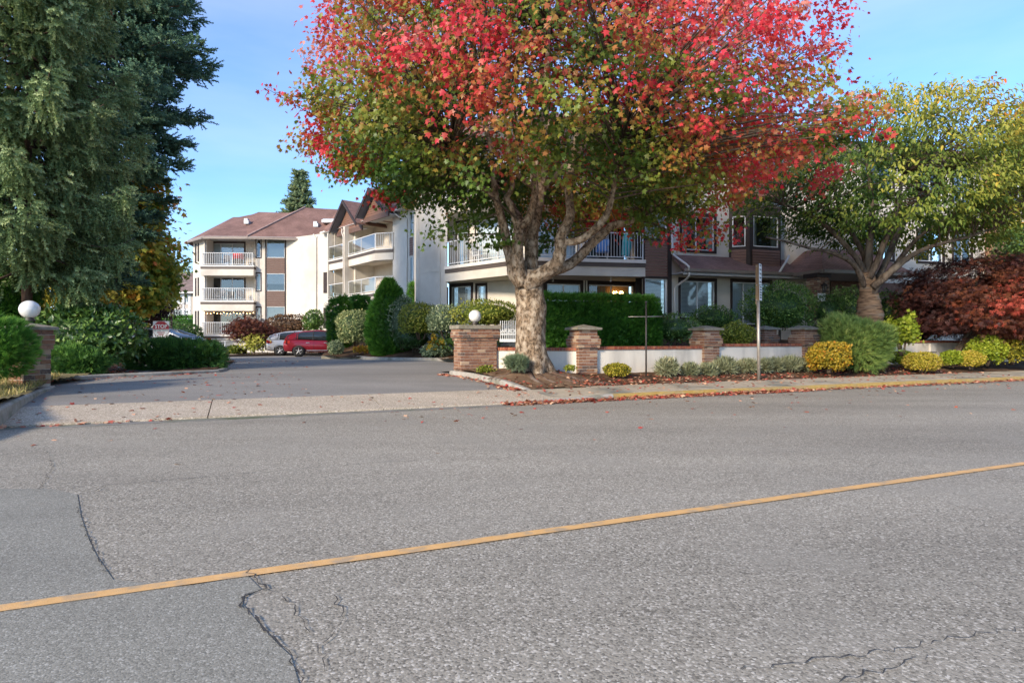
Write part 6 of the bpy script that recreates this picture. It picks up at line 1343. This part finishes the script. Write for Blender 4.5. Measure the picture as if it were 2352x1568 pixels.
def make_car(spec, name, label, loc, head, col, cat='car', group='parked cars'):
    root = empty(name, loc, label, cat, group, math.atan2(head[1], head[0])); LOCAL.add(root.name)
    def loft(secs):
        mb = MB(); n = len(secs[0])
        for s_ in secs: mb.v += [tuple(q) for q in s_]
        for i in range(len(secs) - 1):
            for k in range(n - 1): a = i * n + k; mb.f.append((a, a + n, a + n + 1, a + 1))
        mb.f.append(tuple(range(n))); e = (len(secs) - 1) * n; mb.f.append(tuple(range(e, e + n))[::-1]); return mb
    def half(pts, x): return [(x, -y, z) for y, z in pts] + [(x, y, z) for y, z in pts[::-1]]
    secs = [half([(.02, zb), (w * .82, zb), (w * .95, zb + .1), (w, lerp(zb, zt, .42)), (w * .985, lerp(zb, zt, .68)), (w * .95, zt - .035), (w * .88, zt), (.02, zt + .015)], x) for x, zb, zt, w in spec['body']]
    body = loft(secs).build('body', col, root, True)
    secs = [half([(.02, z0 - .03), (w0, z0), (lerp(w0, w1, .5) + .015, lerp(z0, z1, .5)), (w1, z1 - .03), (w1 * .85, z1 - .008), (.02, z1)], x) for x, z0, z1, w0, w1 in spec['green']]
    loft(secs).build('windows', M['car_glass'], root, True)
    i0, i1 = spec['roof']; secs = [half([(w1 * 1.02 + .008, z1 - .075), (w1 + .008, z1 - .02), (w1 * .84, z1 + .008), (.02, z1 + .014)], x) for x, z0, z1, w0, w1 in spec['green'][i0:i1]]
    loft(secs).build('roof', col, root, True)
    gx = [g[0] for g in spec['green']]
    if spec is SUV:                                               # thick painted rear quarter behind the last side window
        for sy in (-1, 1):
            def gp_(x, f): g = [float(np.interp(x, gx, [q[k] for q in spec['green']])) for k in range(1, 5)]; return (x, sy * (lerp(g[2], g[3], f) + .022 * (1 - abs(2 * f - 1)) + .012), lerp(g[0] - .03, g[1] - .02, f))
            mb = MB(); mb.add([gp_(x, f) for x in (-2.12, -1.95, -1.72, -1.52) for f in (0, .5, 1)], [(i * 3 + j, i * 3 + j + 1, i * 3 + j + 4, i * 3 + j + 3) for i in range(3) for j in range(2)]); mb.build('quarter_panel', col, root, True)
    for sy in (-1, 1):
        for px_ in spec['pillars']:
            g = [float(np.interp(px_, gx, [q[k] for q in spec['green']])) for k in range(1, 5)]; MB().tube([(px_ - .03, sy * (g[2] + .008), g[0] - .02), (px_ - .02, sy * (lerp(g[2], g[3], .5) + .02), lerp(g[0], g[1], .5)), (px_ + .02, sy * (g[3] + .012), g[1] - .04)], .028, 6).build('pillar', M['black_plastic'] if px_ == -.5 or px_ == -.25 else col, root)
        ga, gb = spec['green'][-2], spec['green'][-1]; MB().tube([(gb[0] - .05, sy * (gb[3] - .01), gb[1] + .01), (ga[0], sy * (ga[4] + .01), ga[2] - .02)], .032, 6).build('pillar', col, root)
        ga, gb = spec['green'][1], spec['green'][0]; MB().tube([(gb[0] + .02, sy * (gb[3]), gb[1] + .01), (ga[0], sy * (ga[4] + .01), ga[2] - .02), (spec['green'][2][0], sy * (spec['green'][2][4]), spec['green'][2][2] - .02)], .045, 6).build('pillar', col, root)
        xr = spec['body'][0][0]; tl = MB(); tl.obox((xr + .06, sy * .84 - .12, .82), (.1, sy * .0, 0), (0, .22, 0), (0.03, 0, .2)); tl.obox((xr + .1, sy * .86 - .035, .82), (.28, 0, 0), (0, .07, 0), (0.03, 0, .16)); tl.build('tail_light', M['tail'], root)
        xf = spec['body'][-1][0]; hl = MB(); hl.obox((xf - .35, sy * .74 - .1, .66), (.26, 0, -.02), (0, .2, 0), (-.02, 0, .13)); hl.build('headlight', M['alloy'], root)
        MB().obox((.62, sy * .98 - .09, .98), (.14, 0, 0), (0, .18, 0), (0, 0, .12)).build('mirror', col, root)
        for hx in (-.95, .12): MB().obox((hx, sy * .922 - .015, .84), (.2, 0, 0), (0, .03, 0), (0, 0, .035)).build('door_handle', M['alloy'], root)
        MB().obox((-.95, sy * .915 - .012, .36), (1.9, 0, 0), (0, .024, 0), (0, 0, .035)).build('side_trim', M['alloy'], root)
        for hx in (-.5, .42): MB().obox((hx, sy * .921 - .004, .33), (.008, 0, 0), (0, .008, 0), (0, 0, .64)).build('door_gap', M['black_plastic'], root)
        for ax in spec['ax']:
            w = MB(); w.lathe([(.40, -.02), (.40, .02), (0.01, .021)], 24, (ax, sy * .91, .36), axis='y'); w.build('wheel_arch', M['black_plastic'], root)
            r_ = spec['wr']; ty = MB(); y0 = sy * .93; ty.lathe([(r_ * .62, y0 - .1), (r_ * .95, y0 - .1), (r_, y0 - .07), (r_, y0 + .05), (r_ * .95, y0 + .08), (r_ * .66, y0 + .085)], 24, (ax, 0, r_), axis='y'); wh = ty.build('wheel', M['tyre'], root, True)
            rm = MB(); rm.lathe([(r_ * .66, y0 + sy * .03), (r_ * .60, y0 + sy * .06), (r_ * .56, y0 + sy * .03)], 20, (ax, 0, r_), axis='y')
            for k in range(5):
                a = k * 2 * math.pi / 5 + .3; rm.tube([(ax, y0 + sy * .06, r_), (ax + r_ * .6 * math.cos(a), y0 + sy * .055, r_ + r_ * .6 * math.sin(a))], .035, 5)
            rm.build('rim', M['alloy'], wh)
    xr = spec['body'][0][0]; MB().obox((xr - .03, -.72, .36), (.12, 0, 0), (0, 1.44, 0), (0, 0, .22)).build('bumper', M['black_plastic'], root)
    MB().obox((xr - .02, -.26, .66), (.03, 0, 0), (0, .52, 0), (0, 0, .13)).build('number_plate', M['sign_white'], root)
    return root
hd = (.955, .296)
def carpos(px, d, along): x = (px - CX) / FPX * d; return (x + hd[0] * along, d + hd[1] * along, drive_z(x, d))
make_car(SUV, 'parked_car', 'dark red SUV parked beside the domed cedar', (*carpos(652, 38.6, 2.3)[:2], .15), hd, paint('red_paint', (.27, .012, .022)))
make_car(SUV, 'parked_car', 'silver SUV parked behind the red car', (*carpos(612, 41.2, 2.3)[:2], .14), hd, paint('silver_paint', (.42, .43, .46)))
make_car(SED, 'parked_car', 'pale silver sedan behind the juniper hedge and stop sign', (-16.25, 27.4, .26), (-1, .05), paint('pale_silver_paint', (.50, .52, .55)))
make_car(SUV, 'parked_car', 'white SUV mostly hidden behind the pale sedan', (-20.6, 32.5, .2), (-1, .1), paint('white_paint', (.66, .66, .66), .0))
# ================================================================== signs, posts, lamps
sp = P(370.3, 756, 22.5); st = empty('stop_sign', (sp.x, sp.y, .36), 'square stop sign reading no thru traffic private drive', 'sign')
yaw = .0; S = .6
MB().box((sp.x, sp.y + .03, (sp.z + .36) / 2), (.05, .04, sp.z - .36)).build('post', M['galv'], st)
MB().box(sp, (S, .012, S)).build('board', M['sign_white'], st)
def octa(r, y, zmin, zmax, n_extra=0):
    k = r * math.tan(math.pi / 8); pts = [(-k, r), (k, r), (r, k), (r, -k), (k, -r), (-k, -r), (-r, -k), (-r, k)]
    out = []                                                      # clip to zmin..zmax
    def clip(poly, z, keep):
        o = []
        for a, b in zip(poly, poly[1:] + poly[:1]):
            ia, ib = (a[1] >= z) == keep or a[1] == z, (b[1] >= z) == keep or b[1] == z
            if ia: o.append(a)
            if ia != ib: t = (z - a[1]) / (b[1] - a[1]); o.append((a[0] + t * (b[0] - a[0]), z))
        return o
    pts = clip(clip(pts, zmin, True), zmax, False); return [Vector((sp.x + a, sp.y - y, sp.z + b)) for a, b in pts]
def plate(poly, mat, nm): 
    mb = MB(); mb.prism(poly, (0, -.002, 0)); return mb.build(nm, mat, st)
plate(octa(.288, .007, -1, 1), M['sign_red'], 'octagon_rim'); plate(octa(.278, .0105, -1, .0), M['sign_white'], 'octagon_lower'); plate(octa(.288, .0135, .005, 1), M['sign_red'], 'octagon_upper')
def letter(txt, size, dz, mat, bold, y):
    o = link('lettering', text_mesh(txt, size, bold), mat, st); o.location = (sp.x, sp.y - y, sp.z + dz); o.rotation_euler = (R(90), 0, 0)
letter('STOP', .19, .1, M['sign_white'], .004, .0185); letter('NO THRU TRAFFIC', .062, -.045, M['sign_green'], .0012, .0155); letter('PRIVATE', .075, -.125, M['sign_red'], .0012, .0155); letter('DRIVE', .075, -.2, M['sign_red'], .0012, .0155)
# street sign post with two plates seen almost edge-on
bp = Pv(1743, 12.36); bp.z = bed_z(bp.x, bp.y) - .05; tp_ = P(1741.5, 606, bp.y); ps = empty('sign_post', bp, 'tall weathered sign post with two plates seen edge-on', 'sign post')
MB().tube([bp, Vector((tp_.x, tp_.y, P(1742, 690, bp.y).z))], .042, 10).build('post', M['galv'], ps, True)
MB().box((tp_.x - .01, tp_.y + .02, (P(1742, 700, bp.y).z + tp_.z) / 2), (.055, .09, tp_.z - P(1742, 700, bp.y).z - .04), .3).build('extension', M['wood_post'], ps)
dd_ = Vector((.56, .83, 0)); nn_ = Vector((.83, -.56, 0))
for y0, y1, o in ((606, 654, .045), (656, 690, .055)):
    a, b = P(1746, y1, bp.y).z, P(1746, y0, bp.y).z; q = Vector((tp_.x, tp_.y, a)) + nn_ * o - dd_ * .12; MB().obox(q, dd_ * .3, nn_ * .004, (0, 0, b - a)).build('sign_plate', M['sign_white'], ps)
    mb = MB()
    for zz in np.linspace(a + .06, b - .06, 5): mb.obox(Vector((q.x, q.y, zz)) + nn_ * .005 + dd_ * .05, dd_ * .2, nn_ * .001, (0, 0, .035))
    mb.build('print', M['dark_metal'], ps)
for y in (612, 655, 690): ico(.022, P(1737, y, bp.y) - Vector((0, .03, 0)), 8, 6).build('bolt', M['galv'], ps, True)
# dark pole with cross bar (bare estate-agent post)
dp = Pv(1484, 13.2); dp.z = bed_z(dp.x, dp.y) - .05; ap_ = empty('hanging_sign_pole', dp, 'thin dark metal pole with an empty cross bar before the white wall', 'pole')
MB().tube([dp, P(1484, 697, dp.y)], .022, 8).build('pole', M['dark_metal'], ap_, True)
MB().tube([P(1443, 727.5, dp.y - .1), P(1484, 727, dp.y), P(1521, 726.5, dp.y + .1)], .010, 6).build('cross_bar', pmat('pale_bar', (.35, .32, .28), (.42, .39, .34), 6, .4, metal=.5), ap_, True)
ico(.035, P(1484, 694, dp.y), 8, 6).build('finial', M['dark_metal'], ap_, True)
# lettered white fence panel behind the wide pillar
fp = Face(P(1148, 0, 21.5), P(1200, 0, 21.2)); z0, z1 = fp.zy(1170, 785), fp.zy(1170, 736); fe = empty('lettered_fence_panel', fp.pt(0, 0, z0), 'white slatted fence panel with lettering between pillar and maple trunk', 'fence')
mb = MB(); fp.box(mb, 0, fp.L, -.02, .02, z0, z0 + .1); fp.box(mb, 0, fp.L, -.02, .02, lerp(z0, z1, .33), lerp(z0, z1, .38)); mb.build('rail', M['white'], fe)
for q in np.linspace(.03, fp.L - .03, 11):
    mb = MB(); fp.box(mb, q - .012, q + .012, -.008, .008, z0 + .1, z1); mb.build('slat', M['white'], fe)
o = link('lettering', text_mesh('ARBORS', .2, .003), M['white'], fe); o.location = fp.pt(fp.L * .5, .03, lerp(z0, z1, .5)); o.rotation_euler = (R(90), 0, math.atan2(fp.t.y, fp.t.x))
# ramp railing
rl_ = empty('ramp_railing', P(481, 815, 43), 'white pipe railing along the underground parking ramp', 'railing')
RP = [(481, 786, 820, 42.2), (517, 783.5, 816, 42.6), (552, 780.5, 812, 43), (585, 779, 810, 43.6), (603, 777, 809, 44)]
for x, y, yb, d_ in RP: MB().tube([P(x, yb, d_), P(x, y, d_)], .035, 7).build('post', M['white'], rl_, True)
for f_ in (0, .5): MB().tube([P(x, lerp(y, yb, f_), d_) for x, y, yb, d_ in RP], .03 if f_ == 0 else .024, 7).build('rail', M['white'], rl_, True)
# lamps at the back
lb = P(435, 771, 43.); globe_lamp(Vector((lb.x, lb.y, 0)), lb.z - .2, .17, 'small far globe lamp at the edge of the far wing'); 
MB().tube([(lb.x, lb.y, 0), (lb.x, lb.y, lb.z - .2)], .06, 8).build('lamp_post', M['dark_metal'], None, True, label='short dark post under the far globe lamp', cat='post')
a, b = P(394, 750, 46), P(394, 660, 46); lm = empty('street_lamp', (a.x, a.y, 0), 'thin dark lamp post in front of the far townhouse', 'lamp'); MB().tube([(a.x, a.y, 0), b], [.09, .06], 8).build('post', M['dark_metal'], lm, True); MB().tube([b, b + Vector((-.4, 0, .15)), b + Vector((-.9, 0, .1))], .05, 6).build('arm', M['dark_metal'], lm, True); MB().box(b + Vector((-1.1, 0, .08)), (.5, .2, .1)).build('lamp_head', M['galv'], lm)
# hanging basket on the lowest far balcony
hb_ = P(581, 722, 51.6); bk_ = empty('hanging_basket', hb_, 'hanging basket of red flowers at the lowest far balcony', 'flower basket'); MB().tube([hb_ + Vector((0, 0, .75)), hb_], .012, 5).build('chain', M['dark_metal'], bk_); MB().lathe([(.02, -.25), (.2, -.1), (.24, .02)], 12, hb_).build('basket', M['dark_metal'], bk_, True)
rng = np.random.default_rng(2); n = 260; dr = sph(n, rng); leaves('flowers', np.array(hb_) + np.array([0, 0, .12]) + dr * np.array([.4, .3, .3]), dr, dr, .11, 'round', np.where(rng.uniform(size=n) < .6, .72, .1), LM['maple_leaf'], bk_)

# ================================================================== fallen leaves, grass
rng = np.random.default_rng(77); PS = []
def scat(n, f, zf, pile=0.):
    q = np.array([f() for _ in range(n)]); z = np.array([zf(x, y) for x, y in q]) + .006 + rng.uniform(0, 1, n) ** 2 * pile; PS.append(np.column_stack([q, z]))
def road_pt(u0, u1, v0, v1, pw=1.0):
    def f():
        p = UV(rng.uniform(u0, u1), v1 - (v1 - v0) * rng.uniform() ** pw); return (p.x, p.y)
    return f
zero = lambda x, y: 0.
um = uv(G(2352, 885, 0))[0]
scat(1600, road_pt(uk0 - .6, uk + 5.5, V0 - .34, V0 - .01, 1.6), zero, .05); scat(850, road_pt(uk + 5.5, um + 6, V0 - .24, V0 - .01, 1.8), zero, .03)
scat(150, road_pt(uk0 - 3, um, V0 - 2.2, V0 - .3, 2.2), zero); scat(70, road_pt(-8, um, 6.0, V0 - 1, 1.5), zero)
scat(330, road_pt(uk0, um + 3, V0 + .2, V1), pz); scat(110, road_pt(uk + .2, um + 3, V1 - .25, V1), pz, .02)
scat(1500, road_pt(u0 + .5, um + 2, V1 + .02, V1 + 1.3, .8), bed_z, .02); scat(330, road_pt(u0 + .2, u0 + 3.5, V1 + .02, V1 + .5, 1), bed_z, .03)
scat(130, road_pt(-8.5, uk0, V0 + .1, V1), apz); scat(260, road_pt(-7, 1.2, V1, 19, .8), drive_z); scat(260, road_pt(-11, 2, 17, 30, 1), drive_z)
kk = [Vector(p) for p in KR]
def near_kerb():
    i = rng.integers(0, len(kk) - 1); p = lerp(kk[i], kk[i + 1], rng.uniform()); return (p.x - .1 - abs(rng.normal()) * .16, p.y - .06 - abs(rng.normal()) * .1)
scat(330, near_kerb, drive_z, .025)
scat(300, road_pt(-9.2, -4.8, V0 - .2, V0 + .05, 1.), zero, .03); scat(130, road_pt(-9.5, -1, V0 - .12, V0 + .03, 1.), zero, .02)
ki = [Vector(p) for p in KI]
def near_isl():
    i = rng.integers(1, len(ki) - 2); p = lerp(ki[i], ki[i + 1], rng.uniform()); return (p.x + .05, p.y - .12 - abs(rng.normal()) * .3)
scat(130, near_isl, drive_z)
def isl_pt(): p = G(rng.uniform(240, 310), rng.uniform(838, 851), .4); return (p.x, p.y)
scat(170, isl_pt, isl_z, .03)
def mound_pt(): a = rng.uniform(0, 6.3); r = rng.uniform(.5, 1.7); return (TREE.x + r * math.cos(a) + .2, TREE.y - .2 + r * math.sin(a) * .8)
scat(120, mound_pt, lambda x, y: bed_z(x, y) + .05)
pos = np.vstack(PS); n = len(pos); a = rng.uniform(0, 6.3, n); tip = np.stack([np.cos(a), np.sin(a), rng.normal(size=n) * .22], 1); nm = np.array([0, 0, 1]) + rng.normal(size=(n, 3)) * .3
o = leaves('fallen_leaves', pos, tip, nm, rng.uniform(.05, .105, n), 'maple', np.clip(rng.normal(.62, .3, n), 0, 1), LM['litter'], None); tag(o, 'fallen red and brown leaves along the kerb and driveway', 'leaves', None, 'stuff')
rng = np.random.default_rng(5); n = 5200; pts = []
A, B, C_, D_ = [np.array(p)[:2] for p in (KL[1], KL[4], Vector((-9.9, 13.4, 0)), Vector((-17, 11.5, 0)))]
s_, t_ = rng.uniform(.0, 1, n), rng.uniform(0.03, 1, n); q = (A[None] * (1 - s_)[:, None] + B[None] * s_[:, None]) * (1 - t_)[:, None] + (D_[None] * (1 - s_)[:, None] + C_[None] * s_[:, None]) * t_[:, None]
z = np.array([lawn_z(x, y) for x, y in q]); pos = np.column_stack([q, z]); tip = np.array([0, 0, 1.]) + rng.normal(size=(n, 3)) * .5
o = leaves('grass', pos, tip, rng.normal(size=(n, 3)), rng.uniform(.07, .15, n), 'blade', rng.uniform(0, 1, n), LM['dry_grass'], None); tag(o, 'dry yellowing grass on the lawn by the left pillar', 'grass', None, 'stuff')
print('objects', len(bpy.data.objects), 'tris', sum(sum(len(p.vertices) - 2 for p in m.polygons) * 0 + (len(m.loops) - 2 * len(m.polygons)) for m in bpy.data.meshes))
